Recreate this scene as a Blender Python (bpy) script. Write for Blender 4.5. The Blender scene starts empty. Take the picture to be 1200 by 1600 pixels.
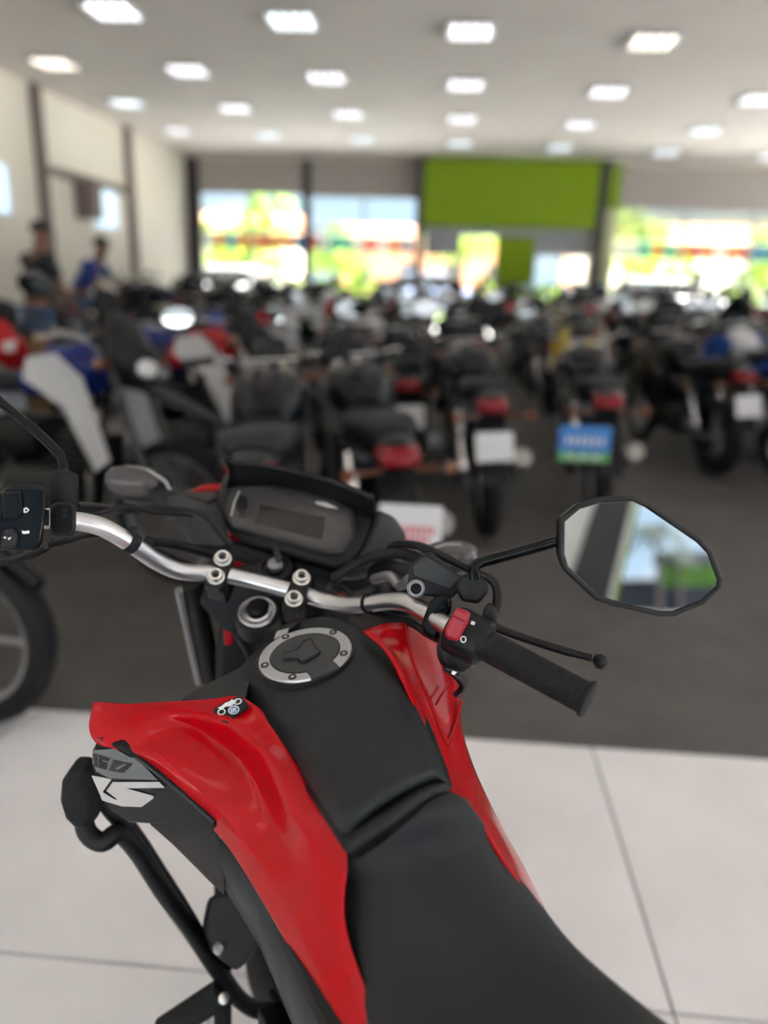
import bpy, bmesh, math, random
from mathutils import Vector, Matrix
random.seed(7)
C = bpy.context.scene.collection
PI = math.pi

# ------------------------------------------------------------------ camera
FPX = 1200.0; EYE = Vector((0, 0, 1.42))
_d = Vector((98/FPX, 369/FPX, 1.0)).normalized()          # room depth direction, camera axes (x right, y up, z forward)
_u = Vector((0.05, 1, 0)); _u = (_u - _u.dot(_d)*_d).normalized()
_x = Vector((_u.y*_d.z-_u.z*_d.y, _u.z*_d.x-_u.x*_d.z, _u.x*_d.y-_u.y*_d.x))
ROT = Matrix((_x, _d, _u))                                 # world = ROT @ cam
cx, cy, cz = ROT @ Vector((1,0,0)), ROT @ Vector((0,1,0)), ROT @ Vector((0,0,1))
cd = bpy.data.cameras.new('camera'); cam = bpy.data.objects.new('camera', cd); C.objects.link(cam)
M4 = Matrix(((cx.x, cy.x, -cz.x, 0), (cx.y, cy.y, -cz.y, 0), (cx.z, cy.z, -cz.z, 0), (0,0,0,1)))
M4.translation = EYE
cam.matrix_world = M4
cd.sensor_fit = 'VERTICAL'; cd.sensor_height = 36.0; cd.lens = 36.0*FPX/1600.0
cd.clip_start = 0.02; cd.clip_end = 500
cd.dof.use_dof = True; cd.dof.focus_distance = 0.86; cd.dof.aperture_fstop = 27.0/16.5
bpy.context.scene.camera = cam

# ------------------------------------------------------------------ world, sun, exposure
sc = bpy.context.scene
sc.view_settings.view_transform = 'Standard'; sc.view_settings.look = 'None'
sc.view_settings.gamma = 1.0; sc.view_settings.use_curve_mapping = False
sc.view_settings.exposure = 1.22
SKY_LO, SKY_HI = 0.50, 0.80
w = bpy.data.worlds.new('world'); sc.world = w; w.use_nodes = True
nt = w.node_tree; nt.nodes.clear()
out = nt.nodes.new('ShaderNodeOutputWorld'); bg = nt.nodes.new('ShaderNodeBackground')
tc = nt.nodes.new('ShaderNodeTexCoord'); sep = nt.nodes.new('ShaderNodeSeparateXYZ')
mp = nt.nodes.new('ShaderNodeMapping'); mp.inputs['Scale'].default_value = (2.2, 2.2, 5.0)
noi = nt.nodes.new('ShaderNodeTexNoise'); noi.inputs['Scale'].default_value = 1.6; noi.inputs['Detail'].default_value = 6
cr = nt.nodes.new('ShaderNodeValToRGB')
cr.color_ramp.elements[0].position = 0.0; cr.color_ramp.elements[0].color = (0.62, 0.80, 0.95, 1)
cr.color_ramp.elements[1].position = 0.7; cr.color_ramp.elements[1].color = (0.10, 0.27, 0.72, 1)
cl = nt.nodes.new('ShaderNodeValToRGB')
cl.color_ramp.elements[0].position = 0.50; cl.color_ramp.elements[0].color = (0,0,0,1)
cl.color_ramp.elements[1].position = 0.66; cl.color_ramp.elements[1].color = (1,1,1,1)
mx = nt.nodes.new('ShaderNodeMix'); mx.data_type = 'RGBA'; mx.inputs['B'].default_value = (0.95, 0.97, 1.0, 1)
L = nt.links.new
L(tc.outputs['Generated'], sep.inputs[0]); L(sep.outputs['Z'], cr.inputs[0])
L(tc.outputs['Generated'], mp.inputs[0]); L(mp.outputs[0], noi.inputs['Vector']); L(noi.outputs[0], cl.inputs[0])
L(cr.outputs[0], mx.inputs['A']); L(cl.outputs[0], mx.inputs['Factor']); L(mx.outputs['Result'], bg.inputs[0]); L(bg.outputs[0], out.inputs[0])
# the sky is hazy and bright towards the sun, deeper away from it
dotn = nt.nodes.new('ShaderNodeVectorMath'); dotn.operation = 'DOT_PRODUCT'; dotn.inputs[1].default_value = (0.40, 0.09, 0.91)
mr = nt.nodes.new('ShaderNodeMapRange'); mr.inputs['From Min'].default_value = -0.75; mr.inputs['From Max'].default_value = 0.95
mr.inputs['To Min'].default_value = SKY_LO; mr.inputs['To Max'].default_value = SKY_HI
L(tc.outputs['Generated'], dotn.inputs[0]); L(dotn.outputs['Value'], mr.inputs['Value']); L(mr.outputs[0], bg.inputs[1])
sl = bpy.data.lights.new('sun', 'SUN'); so = bpy.data.objects.new('sun', sl); C.objects.link(so)
sl.energy = 26.0; sl.angle = math.radians(1.0); sl.color = (1, 0.97, 0.93)
so.location = (0, 30, 30); so.rotation_euler = (math.radians(-5), math.radians(24), 0)
LIGHT_E = 3.6                                              # strength of the ceiling light tubes
MIR_AZ, MIR_EL = 35.0, 3.0                                # where the right mirror looks

# ------------------------------------------------------------------ helpers
def ray(px, py): return ROT @ Vector(((px-600)/FPX, -(py-800)/FPX, 1.0))
def K(px, py, d): return EYE + ray(px, py)*d
def KH(px, py, h): r = ray(px, py); return EYE + r*((h-1.42)/r.z)
def KP(px, py, P0, n, off=0.0):
    r = ray(px, py); n = n.normalized(); t = (P0 + n*off - EYE).dot(n)/r.dot(n); return EYE + r*t

_mats = {}
def mat(name, col, rough=0.5, metal=0.0, coat=0.0, bump=0.0, bscale=200.0, var=0.0, vscale=8.0, emit=0.0, ior=1.5, trans=0.0, alpha=None):
    if name in _mats: return _mats[name]
    m = bpy.data.materials.new(name); m.use_nodes = True; _mats[name] = m
    t = m.node_tree; b = t.nodes['Principled BSDF']
    b.inputs['Base Color'].default_value = (*col, 1); b.inputs['Roughness'].default_value = rough
    b.inputs['Metallic'].default_value = metal; b.inputs['Coat Weight'].default_value = coat
    b.inputs['Coat Roughness'].default_value = 0.05; b.inputs['IOR'].default_value = ior
    b.inputs['Transmission Weight'].default_value = trans
    if emit:
        b.inputs['Emission Color'].default_value = (*col, 1); b.inputs['Emission Strength'].default_value = emit
    co = t.nodes.new('ShaderNodeTexCoord')
    n = t.nodes.new('ShaderNodeTexNoise'); n.inputs['Scale'].default_value = vscale; n.inputs['Detail'].default_value = 5
    t.links.new(co.outputs['Object'], n.inputs['Vector'])
    if var:
        r = t.nodes.new('ShaderNodeValToRGB')
        r.color_ramp.elements[0].position = 0.3; r.color_ramp.elements[1].position = 0.7
        r.color_ramp.elements[0].color = (*[max(0, c*(1-var)) for c in col], 1)
        r.color_ramp.elements[1].color = (*[min(1, c*(1+var)) for c in col], 1)
        t.links.new(n.outputs[0], r.inputs[0]); t.links.new(r.outputs[0], b.inputs['Base Color'])
    if bump:
        n2 = t.nodes.new('ShaderNodeTexNoise'); n2.inputs['Scale'].default_value = bscale; n2.inputs['Detail'].default_value = 2
        bp = t.nodes.new('ShaderNodeBump'); bp.inputs['Strength'].default_value = bump; bp.inputs['Distance'].default_value = 0.001
        t.links.new(co.outputs['Object'], n2.inputs['Vector']); t.links.new(n2.outputs[0], bp.inputs['Height'])
        t.links.new(bp.outputs[0], b.inputs['Normal'])
    return m

class MB:
    def __init__(s): s.v = []; s.f = []; s.mi = []; s.m = 0
    def add(s, vs, fs):
        o = len(s.v); s.v += [tuple(p) for p in vs]
        for f in fs: s.f.append([i+o for i in f]); s.mi.append(s.m)
        return s
    def box(s, c, size, rot=None, taper=1.0):
        c = Vector(c); hx, hy, hz = [a/2 for a in size]; vs = []
        for z in (-1, 1):
            k = taper if z > 0 else 1
            for x, y in ((-1,-1),(1,-1),(1,1),(-1,1)):
                p = Vector((x*hx*k, y*hy*k, z*hz)); vs.append(c + (rot @ p if rot else p))
        return s.add(vs, [(3,2,1,0),(4,5,6,7),(0,1,5,4),(1,2,6,5),(2,3,7,6),(3,0,4,7)])
    def tube(s, pts, r, seg=8, flat=None):
        pts = [Vector(p) for p in pts]; n = len(pts)
        rs = r if isinstance(r, (list, tuple)) else [r]*n
        t0 = (pts[1]-pts[0]).normalized(); a = Vector((0,0,1)) if abs(t0.z) < .9 else Vector((1,0,0))
        u = t0.cross(a).normalized(); vs = []; fs = []
        for i in range(n):
            t = (pts[min(i+1, n-1)]-pts[max(i-1, 0)]).normalized()
            u = (u - u.dot(t)*t).normalized(); w = t.cross(u)
            for k in range(seg):
                an = 2*PI*k/seg; vs.append(pts[i] + (u*math.cos(an) + w*math.sin(an)*(flat or 1))*rs[i])
        for i in range(n-1):
            for k in range(seg):
                k2 = (k+1) % seg; fs.append((i*seg+k, i*seg+k2, (i+1)*seg+k2, (i+1)*seg+k))
        fs.append(tuple(range(seg-1, -1, -1))); fs.append(tuple((n-1)*seg+k for k in range(seg)))
        return s.add(vs, fs)
    def lathe(s, prof, org, axis, seg=24, close=False, ref=None):
        org = Vector(org); ax = Vector(axis).normalized()
        a = ref or (Vector((0,0,1)) if abs(ax.z) < .9 else Vector((1,0,0)))
        u = ax.cross(a).normalized(); w = ax.cross(u); n = len(prof); vs = []; fs = []
        for (r, z) in prof:
            for k in range(seg):
                an = 2*PI*k/seg; vs.append(org + ax*z + (u*math.cos(an) + w*math.sin(an))*r)
        for i in range(n if close else n-1):
            j = (i+1) % n
            for k in range(seg):
                k2 = (k+1) % seg; fs.append((i*seg+k, i*seg+k2, j*seg+k2, j*seg+k))
        if not close:
            if prof[0][0] > 1e-6: fs.append(tuple(range(seg-1, -1, -1)))
            if prof[-1][0] > 1e-6: fs.append(tuple((n-1)*seg+k for k in range(seg)))
        return s.add(vs, fs)
    def prism(s, poly, vec):
        poly = [Vector(p) for p in poly]; n = len(poly)
        vecs = vec if isinstance(vec, list) else [Vector(vec)]*n
        vs = poly + [p+q for p, q in zip(poly, vecs)]
        fs = [tuple(range(n)), tuple(range(2*n-1, n-1, -1))] + [(i, i+n, (i+1) % n+n, (i+1) % n) for i in range(n)]
        return s.add(vs, fs)
    def grid(s, rows, closed=False):
        nr = len(rows); nc = len(rows[0]); vs = [p for r in rows for p in r]; fs = []
        for i in range(nr-1):
            for j in range(nc if closed else nc-1):
                j2 = (j+1) % nc; fs.append((i*nc+j, i*nc+j2, (i+1)*nc+j2, (i+1)*nc+j))
        return s.add(vs, fs)
    def loft(s, secs, cap=True):
        n = len(secs[0]); s.grid(secs, closed=True)
        if cap:
            o = len(s.v)-len(secs)*n
            s.f.append(list(range(o+n-1, o-1, -1))); s.mi.append(s.m)
            s.f.append([o+(len(secs)-1)*n+k for k in range(n)]); s.mi.append(s.m)
        return s
    def mesh(s, name, mats, ang=35, fix=True):
        me = bpy.data.meshes.new(name); me.from_pydata(s.v, [], s.f)
        for m in (mats if isinstance(mats, (list, tuple)) else [mats]): me.materials.append(m)
        if s.m or any(s.mi): me.polygons.foreach_set('material_index', s.mi)
        if fix:
            bm = bmesh.new(); bm.from_mesh(me); bmesh.ops.recalc_face_normals(bm, faces=bm.faces); bm.to_mesh(me); bm.free()
        me.polygons.foreach_set('use_smooth', [True]*len(me.polygons))
        me.set_sharp_from_angle(angle=math.radians(ang)); me.update()
        return me
    def build(s, name, m, parent=None, ang=35, bevel=0, sub=0, solid=0, crease=None, fix=True):
        o = bpy.data.objects.new(name, s.mesh(name, m, ang, fix)); C.objects.link(o)
        if parent:
            o.parent = parent
            o.matrix_parent_inverse = PINV.get(parent.name, Matrix())
        if solid: q = o.modifiers.new('solidify', 'SOLIDIFY'); q.thickness = solid; q.offset = -1
        if bevel: q = o.modifiers.new('bevel', 'BEVEL'); q.width = bevel; q.segments = 2; q.limit_method = 'ANGLE'; q.angle_limit = math.radians(30)
        if sub: q = o.modifiers.new('subdivision', 'SUBSURF'); q.levels = q.render_levels = sub
        return o
PINV = {}
def tag(o, label=None, cat=None, group=None, kind=None):
    if label: o['label'] = label
    if cat: o['category'] = cat
    if group: o['group'] = group
    if kind: o['kind'] = kind
    return o
def empty(name, loc, label=None, cat=None, group=None, rz=0, kind=None):
    o = bpy.data.objects.new(name, None); C.objects.link(o); o.empty_display_size = 0.1
    o.location = loc; o.rotation_euler = (0, 0, rz)
    PINV[o.name] = (Matrix.Translation(Vector(loc)) @ Matrix.Rotation(rz, 4, 'Z')).inverted()
    return tag(o, label, cat, group, kind)
def cr_pt(p, t):
    n = len(p)-1; x = t*n; i = min(int(x), n-1); f = x-i
    p1, p2 = p[i], p[i+1]; p0 = p[i-1] if i > 0 else p1*2-p2; p3 = p[i+2] if i < n-1 else p2*2-p1
    return 0.5*((2*p1)+(p2-p0)*f+(2*p0-5*p1+4*p2-p3)*f*f+(3*p1-p0-3*p2+p3)*f**3)
def crs(p, n): p = [Vector(q) for q in p]; return [cr_pt(p, i/(n-1)) for i in range(n)]
def cgrid(rows, nu, nv):                                   # catmull-rom surface through control points
    r2 = [crs(r, nv) for r in rows]
    cols = [crs([r[j] for r in r2], nu) for j in range(nv)]
    return [[cols[j][i] for j in range(nv)] for i in range(nu)]
# ------------------------------------------------------------------ materials
M = {}
M['red'] = mat('red_paint', (0.43, 0.0005, 0.004), 0.16, ior=1.33)
M['black_plastic'] = mat('black_plastic', (0.009, 0.009, 0.011), 0.45, bump=0.15, bscale=900, ior=1.35)
M['gloss_black'] = mat('gloss_black', (0.003, 0.004, 0.005), 0.20, ior=1.27)
M['pad'] = mat('tank_pad_black', (0.010, 0.0125, 0.015), 0.5, ior=1.40, bump=0.12, bscale=1500)
M['seat'] = mat('seat_vinyl', (0.010, 0.0115, 0.0145), 0.55, bump=0.4, bscale=700, ior=1.4)
M['grey_plastic'] = mat('grey_plastic', (0.026, 0.029, 0.032), 0.5, bump=0.2, bscale=900, ior=1.4)
M['bar'] = mat('brushed_aluminium', (0.60, 0.60, 0.62), 0.30, 1.0, var=0.05, vscale=30)
M['steel'] = mat('bolt_steel', (0.70, 0.69, 0.67), 0.3, 1.0)
M['ring'] = mat('cap_ring', (0.50, 0.51, 0.53), 0.42, 0.75)
M['cap'] = mat('cap_black', (0.030, 0.032, 0.035), 0.45)
M['rubber'] = mat('rubber', (0.010, 0.0105, 0.012), 0.7, bump=0.3, bscale=400, ior=1.35)
M['frame'] = mat('frame_black', (0.005, 0.005, 0.006), 0.4, ior=1.35)
M['switch_red'] = mat('switch_red', (0.30, 0.006, 0.02), 0.4)
M['white'] = mat('white_print', (0.75, 0.76, 0.78), 0.5)
M['silver'] = mat('silver_print', (0.52, 0.50, 0.50), 0.45)
M['grey_print'] = mat('grey_print', (0.12, 0.13, 0.135), 0.35)
M['blue_print'] = mat('blue_print', (0.03, 0.12, 0.35), 0.4)
M['lens'] = mat('gauge_lens', (0.060, 0.055, 0.055), 0.15)
M['lcd'] = mat('gauge_lcd', (0.014, 0.013, 0.013), 0.25)
M['mirror'] = mat('mirror_glass', (0.60, 0.64, 0.66), 0.0, 1.0)
M['clear'] = mat('clear_lens', (0.75, 0.75, 0.75), 0.1, coat=0.3)
M['alu_grey'] = mat('cast_alu', (0.32, 0.32, 0.33), 0.4, 0.8)
M['lines'] = mat('fine_line', (0.004, 0.004, 0.004), 0.5)
ORANGE = mat('amber_lens', (0.75, 0.20, 0.02), 0.2)

# ------------------------------------------------------------------ hero motorcycle (foreground)
cap_c = K(478, 1027, .885)
F2 = (ray(478,1027)*0).to_2d()
_h = math.radians(31)
fwd_cam = Vector((cz.x, cz.y, 0)).normalized(); right_cam = Vector((fwd_cam.y, -fwd_cam.x, 0))
BF = (fwd_cam*math.cos(_h) - right_cam*math.sin(_h)).normalized()      # direction the motorcycle points
BL = Vector((-BF.y, BF.x, 0)); UP = Vector((0,0,1))
base = Vector((cap_c.x, cap_c.y, 0))
hero = empty('motorcycle', base, 'red and black motorcycle in the foreground with silver handlebar and black seat', 'motorcycle')
def HB(u, v, z): return base + BF*u + BL*v + UP*z                       # u ahead of the cap, v to the bike's left

def PP(p): return [K(*q) for q in p]
def conv(rows): return [[K(*q) for q in r] for r in rows]

# red shroud, left
rows = conv([
 [(145,1096,.862),(195,1101,.876),(260,1098,.880),(318,1095,.872),(376,1086,.850)],
 [(139,1140,.848),(208,1138,.850),(262,1116,.862),(335,1112,.850),(408,1108,.830)],
 [(156,1164,.846),(225,1165,.838),(290,1128,.866),(358,1126,.826),(420,1128,.818)],
 [(190,1174,.842),(258,1188,.824),(325,1146,.860),(385,1144,.810),(437,1153,.804)],
 [(258,1232,.838),(312,1238,.810),(385,1192,.838),(416,1184,.781),(467,1200,.780)],
 [(340,1300,.828),(370,1296,.798),(428,1272,.796),(452,1254,.752),(500,1258,.750)],
 [(403,1393,.785),(435,1383,.760),(466,1366,.744),(500,1350,.726),(544,1330,.714)],
 [(464,1500,.735),(486,1486,.716),(507,1472,.708),(525,1456,.700),(541,1445,.698)],
 [(526,1625,.675),(545,1622,.662),(562,1620,.658),(580,1617,.655),(598,1614,.657)]])
rr = [crs([r[j] for r in rows], 43) for j in range(5)]
g = []
for i in range(43):
    c = [rr[j][i] for j in range(5)]; row = []
    for j in range(4):
        for k in range(4): row.append(c[j].lerp(c[j+1], k/4))
    row.append(c[4]); g.append(row)
# soften creases across
for it in range(0):
    g = [[r[0]] + [(r[j-1]+r[j]*2+r[j+1])/4 for j in range(1, len(r)-1)] + [r[-1]] for r in g]
shroud = MB().grid(g).build('tank_shroud', M['red'], hero, ang=25, solid=.003, sub=1)
shroud['label'] = 'glossy red left tank shroud with a wide upper wing'

# red shroud, right
rows = conv([
 [(568,985,.900),(600,974,.925),(632,972,.945),(668,985,.97),(706,1012,1.00)],
 [(606,1018,.868),(628,1026,.893),(648,1036,.905),(690,1052,.93),(719,1085,.957)],
 [(640,1085,.833),(658,1092,.858),(676,1102,.872),(700,1098,.905),(720,1112,.935)],
 [(673,1160,.798),(688,1163,.828),(700,1165,.845),(712,1152,.875),(724,1148,.900)],
 [(697,1225,.764),(711,1223,.790),(724,1220,.808),(736,1214,.838),(747,1214,.865)],
 [(738,1264,.750),(751,1268,.770),(764,1274,.788),(774,1279,.818),(784,1290,.842)],
 [(788,1345,.730),(797,1345,.748),(805,1346,.765),(812,1347,.79),(818,1352,.81)],
 [(838,1415,.718),(845,1418,.733),(850,1422,.75),(855,1428,.77),(860,1436,.79)]])
rr = [crs([r[j] for r in rows], 36) for j in range(5)]
g = [[rr[j//3][i].lerp(rr[min(j//3+1, 4)][i], (j % 3)/3) for j in range(13)] for i in range(36)]
sr = MB().grid(g).build('tank_shroud', M['red'], hero, ang=22, solid=.003)
sr['label'] = 'glossy red right tank shroud with folded edges'
cz_edge = crs([K(633,978,.944), K(646,1036,.904), K(674,1102,.870), K(699,1166,.843)], 16)
MB().tube([p + UP*.001 for p in cz_edge], .0022, 8).build('shroud_ridge', M['red'], sr)
MB().tube([p+UP*.001 for p in crs([K(699,1166,.843), K(712,1132,.89), K(720,1098,.935)], 10)], .002, 8).build('shroud_ridge', M['red'], sr)
MB().tube([p+UP*.001 for p in crs([K(681,1102,.872), K(693,1082,.89), K(704,1062,.92)], 8)], .0014, 8).build('shroud_ridge', M['red'], sr)
_mats_stk = mat('crease_light', (0.68, 0.02, 0.02), 0.2, coat=.5)

# black tank cover
n_t = Vector((-.2, -.10, 1)).normalized(); n_t = (right_cam*(-.17) + fwd_cam*(-.10) + UP).normalized()
rows = [
 [(404,1022,-.030),(418,992,-.016),(455,972,-.012),(503,964,-.012),(548,972,-.014),(573,988,-.026)],
 [(381,1062,-.030),(415,1028,-.004),(462,1003,0),(508,992,0),(560,1000,-.003),(603,1020,-.028)],
 [(386,1092,-.040),(430,1074,-.007),(480,1045,.000),(535,1030,0),(590,1040,-.004),(630,1068,-.030)],
 [(438,1162,-.043),(476,1145,-.014),(530,1122,-.003),(580,1104,-.003),(627,1102,-.010),(657,1118,-.034)],
 [(490,1242,-.048),(518,1222,-.022),(570,1190,-.010),(622,1166,-.009),(660,1163,-.016),(684,1180,-.038)],
 [(536,1312,-.052),(556,1286,-.030),(602,1250,-.018),(648,1224,-.016),(679,1213,-.022),(697,1221,-.042)],
 [(537,1316,-.10),(559,1289,-.085),(604,1253,-.080),(649,1228,-.080),(681,1217,-.085),(699,1225,-.10)],
 [(538,1322,-.17),(565,1294,-.17),(608,1260,-.17),(653,1236,-.17),(684,1226,-.17),(702,1232,-.17)]]
rows = [[KP(x, y, cap_c, n_t, o) for x, y, o in r] for r in rows]
cover = MB().grid(cgrid(rows, 40, 30)).build('tank_cover', M['pad'], hero, ang=60, solid=.003)
cover['label'] = 'matte black rubberised cover along the middle of the tank'
# dark gap strips beside the cover (tank underneath)
rows2 = [[KP(r[0], r[1], cap_c, n_t, o) for r, o in zip(rw, (-.05,-.03,-.03,-.05))] for rw in [
 [(372,1085),(430,1060),(560,1020),(612,1025)], [(434,1166),(500,1140),(600,1110),(665,1118)], [(486,1246),(560,1215),(640,1180),(692,1183)], [(538,1330),(590,1290),(660,1240),(707,1228)]]]
MB().grid(cgrid(rows2, 16, 10)).build('fuel_tank', M['frame'], hero, ang=60, solid=.02)
# front left inner panel
ip = [K(282,1092,.93), K(300,1080,.95), K(345,1058,.96), K(372,1046,.95), K(398,1030,.93), K(390,1062,.90), K(383,1088,.865), K(330,1096,.885)]
MB().prism(ip, (0,0,-.05)).build('inner_panel', M['grey_plastic'], hero, bevel=.003)
ip = [K(372,1044,.953), K(410,1003,.955), K(424,985,.96), K(470,968,.96), K(440,990,.93), K(405,1025,.915), K(388,1060,.91)]
MB().prism(ip, (0,0,-.05)).build('inner_panel', M['black_plastic'], hero, bevel=.003)
tg = [K(432,990,.935), K(452,985,.935), K(448,996,.93), K(428,1001,.93)]
MB().prism(tg, (0,0,.004)).build('vin_tag', M['alu_grey'], hero, bevel=.001)

# fuel cap
cu = (right_cam - right_cam.dot(n_t)*n_t).normalized(); cv = n_t.cross(cu)
cc = cap_c + n_t*.002
def CP(a, b, h=0): return cc + cu*a + cv*b + n_t*h
R1 = .0545
seg = 64
MB().lathe([(R1+.002, -.006), (R1+.002, .0015), (R1-.001, .002)], cc, n_t, seg).build('cap_gasket', M['lines'], hero)
def CA(x, y): q = KP(x, y, cc, n_t, .004) - cc; return math.atan2(q.dot(cv), q.dot(cu))
notch = CA(512, 1054)
ring = MB(); vs = []; nn = 60; hw = math.radians(19)
a0 = notch + hw; a1 = notch + 2*PI - hw
for i in range(nn+1):
    a = a0 + (a1-a0)*i/nn
    for r, h in ((.041, .0012), (.041, .0048), (R1-.001, .0044), (R1, .0012)): vs.append(CP(math.cos(a)*r, math.sin(a)*r, h))
fs = [(i*4+k, i*4+(k+1) % 4, (i+1)*4+(k+1) % 4, (i+1)*4+k) for i in range(nn) for k in range(4)] + [(0,1,2,3), (nn*4+3, nn*4+2, nn*4+1, nn*4)]
ring.add(vs, fs); fr = ring.build('cap_ring', M['ring'], hero, ang=30, bevel=.0006)
for k, (sx_, sy_) in enumerate(((456,1061),(415,1040),(454,1002),(518,991),(537,1022))):
    a = CA(sx_, sy_)
    c0 = CP(math.cos(a)*.0475, math.sin(a)*.0475, .0046)
    b = MB().lathe([(.0048, 0), (.0046, .0012), (.0030, .0012), (.0028, -.0002), (0, -.0002)], c0, n_t, 16).build('cap_screw', M['cap'], fr)
    MB().lathe([(.0019, .0002), (.0016, .0012), (0, .0012)], c0, n_t, 12).build('screw_pin', M['steel'], fr)
lid = MB().lathe([(.0405, 0), (.0402, .0050), (.0395, .0056), (0, .0062)], cc, n_t, 64)
# hinge tab in the notch
a = notch; e = Vector((math.cos(a), math.sin(a))); s_ = Vector((-e.y, e.x))
def T2(p, q, h): v = e*p + s_*q; return CP(v.x, v.y, h)
lid.prism([T2(.036,-.0165,.0052), T2(.0535,-.0165,.0048), T2(.0545,0,.0048), T2(.0535,.0165,.0048), T2(.036,.0165,.0052)], -n_t*.005)
lo = lid.build('cap_lid', M['cap'], hero, ang=30)
# key flap: raised arrow shape
fl = [(440,1032),(448,1026),(460,1022),(468,1010),(489,1000),(499,1013),(502,1025),(476,1038),(467,1028),(445,1038)]
fl = [(442,1033),(444,1024),(466,1017),(474,1005),(487,1000),(492,1012),(501,1021),(472,1037),(468,1031),(452,1030)]
fp = [KP(x, y, cc, n_t, .0066) for x, y in fl]
MB().prism(fp, n_t*.0022).build('key_flap', M['cap'], lo, bevel=.0005)
MB().tube([p + n_t*.0022 for p in fp + fp[:1]], .0007, 6).build('flap_seam', M['lines'], lo)

# seat (rider part and pillion rise)
def srow(L): return [KH(x, y, h) for x, y, h in L]
rows = [
 srow([(556,1350,.875),(545,1324,.905),(573,1284,.934),(617,1249,.950),(672,1235,.954),(720,1244,.940),(745,1272,.90)]),
 srow([(538,1375,.862),(540,1352,.888),(590,1310,.925),(645,1280,.941),(697,1265,.945),(745,1275,.925),(765,1305,.88)]),
 srow([(533,1420,.835),(537,1390,.862),(600,1360,.897),(665,1335,.908),(727,1318,.912),(776,1325,.893),(790,1352,.85)]),
 srow([(542,1500,.805),(547,1470,.835),(620,1448,.872),(700,1420,.885),(775,1398,.888),(833,1402,.865),(850,1425,.82)]),
 srow([(562,1580,.79),(568,1550,.82),(655,1540,.855),(755,1505,.868),(840,1480,.872),(900,1482,.85),(905,1500,.80)]),
 srow([(590,1670,.785),(597,1640,.815),(700,1640,.852),(825,1600,.866),(935,1555,.87),(1020,1582,.85),(1010,1600,.80)]),
 srow([(620,1790,.79),(630,1760,.82),(760,1780,.862),(920,1740,.876),(1060,1680,.878),(1150,1672,.86),(1130,1690,.81)]),
]
seat_g = cgrid(rows, 36, 34)
# pillion part continues along the motorcycle axis
last = [p.copy() for p in seat_g[-1]]; cen = sum(last, Vector())/len(last)
for k in range(1, 9):
    row = []
    for p in last:
        q = p - cen; row.append(cen + q*(1-.055*k) - BF*.05*k + UP*(.004*k))
    seat_g.append(row)
seat = MB().grid(seat_g).build('seat', M['seat'], hero, ang=60, solid=.01)

# left black emblem panel
A = K(182,1165,.838); B_ = K(336,1302,.822)
pn = (B_-A).cross(UP + BL*.22).normalized()
if pn.dot(ray(250,1230)) > 0: pn = -pn
def PL(x, y, off=0): return KP(x, y, A, pn, off)
ol = [(150,1160),(184,1163),(206,1180),(237,1201),(285,1240),(336,1284),(338,1292),(322,1310),(255,1290),(200,1286),(172,1268),(155,1240),(142,1195),(143,1172)]
ep = MB().prism([PL(x, y, .001) for x, y in ol], -pn*.012).build('emblem_panel', M['gloss_black'], hero, bevel=.003)
ep['label'] = 'gloss black badge panel with grey and silver graphics'
def decal(name, pts, m, off, parent, th=.0005): return MB().prism([PL(x, y, off) for x, y in pts], -pn*th).build(name, m, parent)
decal('upper_band', [(146,1172),(178,1170),(204,1184),(238,1218),(243,1219),(170,1216),(150,1205),(144,1188)], M['grey_print'], .0022, ep)
decal('upper_band_tail', [(204,1184),(212,1184),(246,1219),(238,1219)], M['grey_print'], .0022, ep)
# stylised silver letter shapes
decal('letter_mark', [(143,1212),(160,1215),(174,1218),(160,1238),(180,1250),(158,1246),(150,1228)], M['silver'], .0024, ep)
decal('letter_mark', [(176,1222),(248,1222),(257,1231),(196,1232),(240,1244),(239,1248),(221,1261),(190,1260),(160,1251),(157,1246),(184,1250),(166,1236)], M['silver'], .0024, ep)
# "160" in black
decal('numeral', [(145,1178),(151,1179),(152,1199),(147,1197)], M['lines'], .003, ep)
decal('numeral', [(154,1180),(172,1186),(169,1190),(159,1187),(159,1191),(168,1193),(166,1203),(154,1200)], M['lines'], .003, ep)
decal('numeral', [(177,1188),(207,1194),(193,1208),(170,1204)], M['lines'], .003, ep)
decal('numeral_slash', [(180,1201),(194,1193),(198,1194),(184,1203)], M['grey_print'], .0036, ep)
MB().tube([PL(x, y, .002) for x, y in ((212,1184),(237,1202),(285,1241),(334,1285))], .0016, 8).build('panel_rim', M['grey_plastic'], ep)
MB().prism([PL(x, y, .004) for x, y in ((146,1152),(158,1155),(157,1163),(148,1160))], -pn*.004).build('reflector', mat('reflector_red', (.25,.01,.02), .3), ep)

# sticker on the shroud
sA, sB, sC = K(336,1098,.858), K(387,1100,.836), K(357,1130,.826)
sn = (sB-sA).cross(sC-sA).normalized()
if sn.dot(ray(350,1110)) > 0: sn = -sn
def SP(x, y, off=0): return KP(x, y, sA, sn, off+.003)
def sdec(name, pts, m, off, par): return MB().prism([SP(x, y, off) for x, y in pts], -sn*.0004).build(name, m, par)
def circ(cx_, cy_, rx, ry, n=18, rot=0): return [(cx_+rx*math.cos(2*PI*k/n)*math.cos(rot)-ry*math.sin(2*PI*k/n)*math.sin(rot), cy_+rx*math.cos(2*PI*k/n)*math.sin(rot)+ry*math.sin(2*PI*k/n)*math.cos(rot)) for k in range(n)]
stk = sdec('sticker', [(333,1112),(335,1106),(372,1087),(377,1088),(389,1102),(387,1107),(354,1130),(349,1129)], M['lines'], 0, hero)
stk['label'] = 'small black sticker with a white motorcycle drawing and a round blue emblem'
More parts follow.
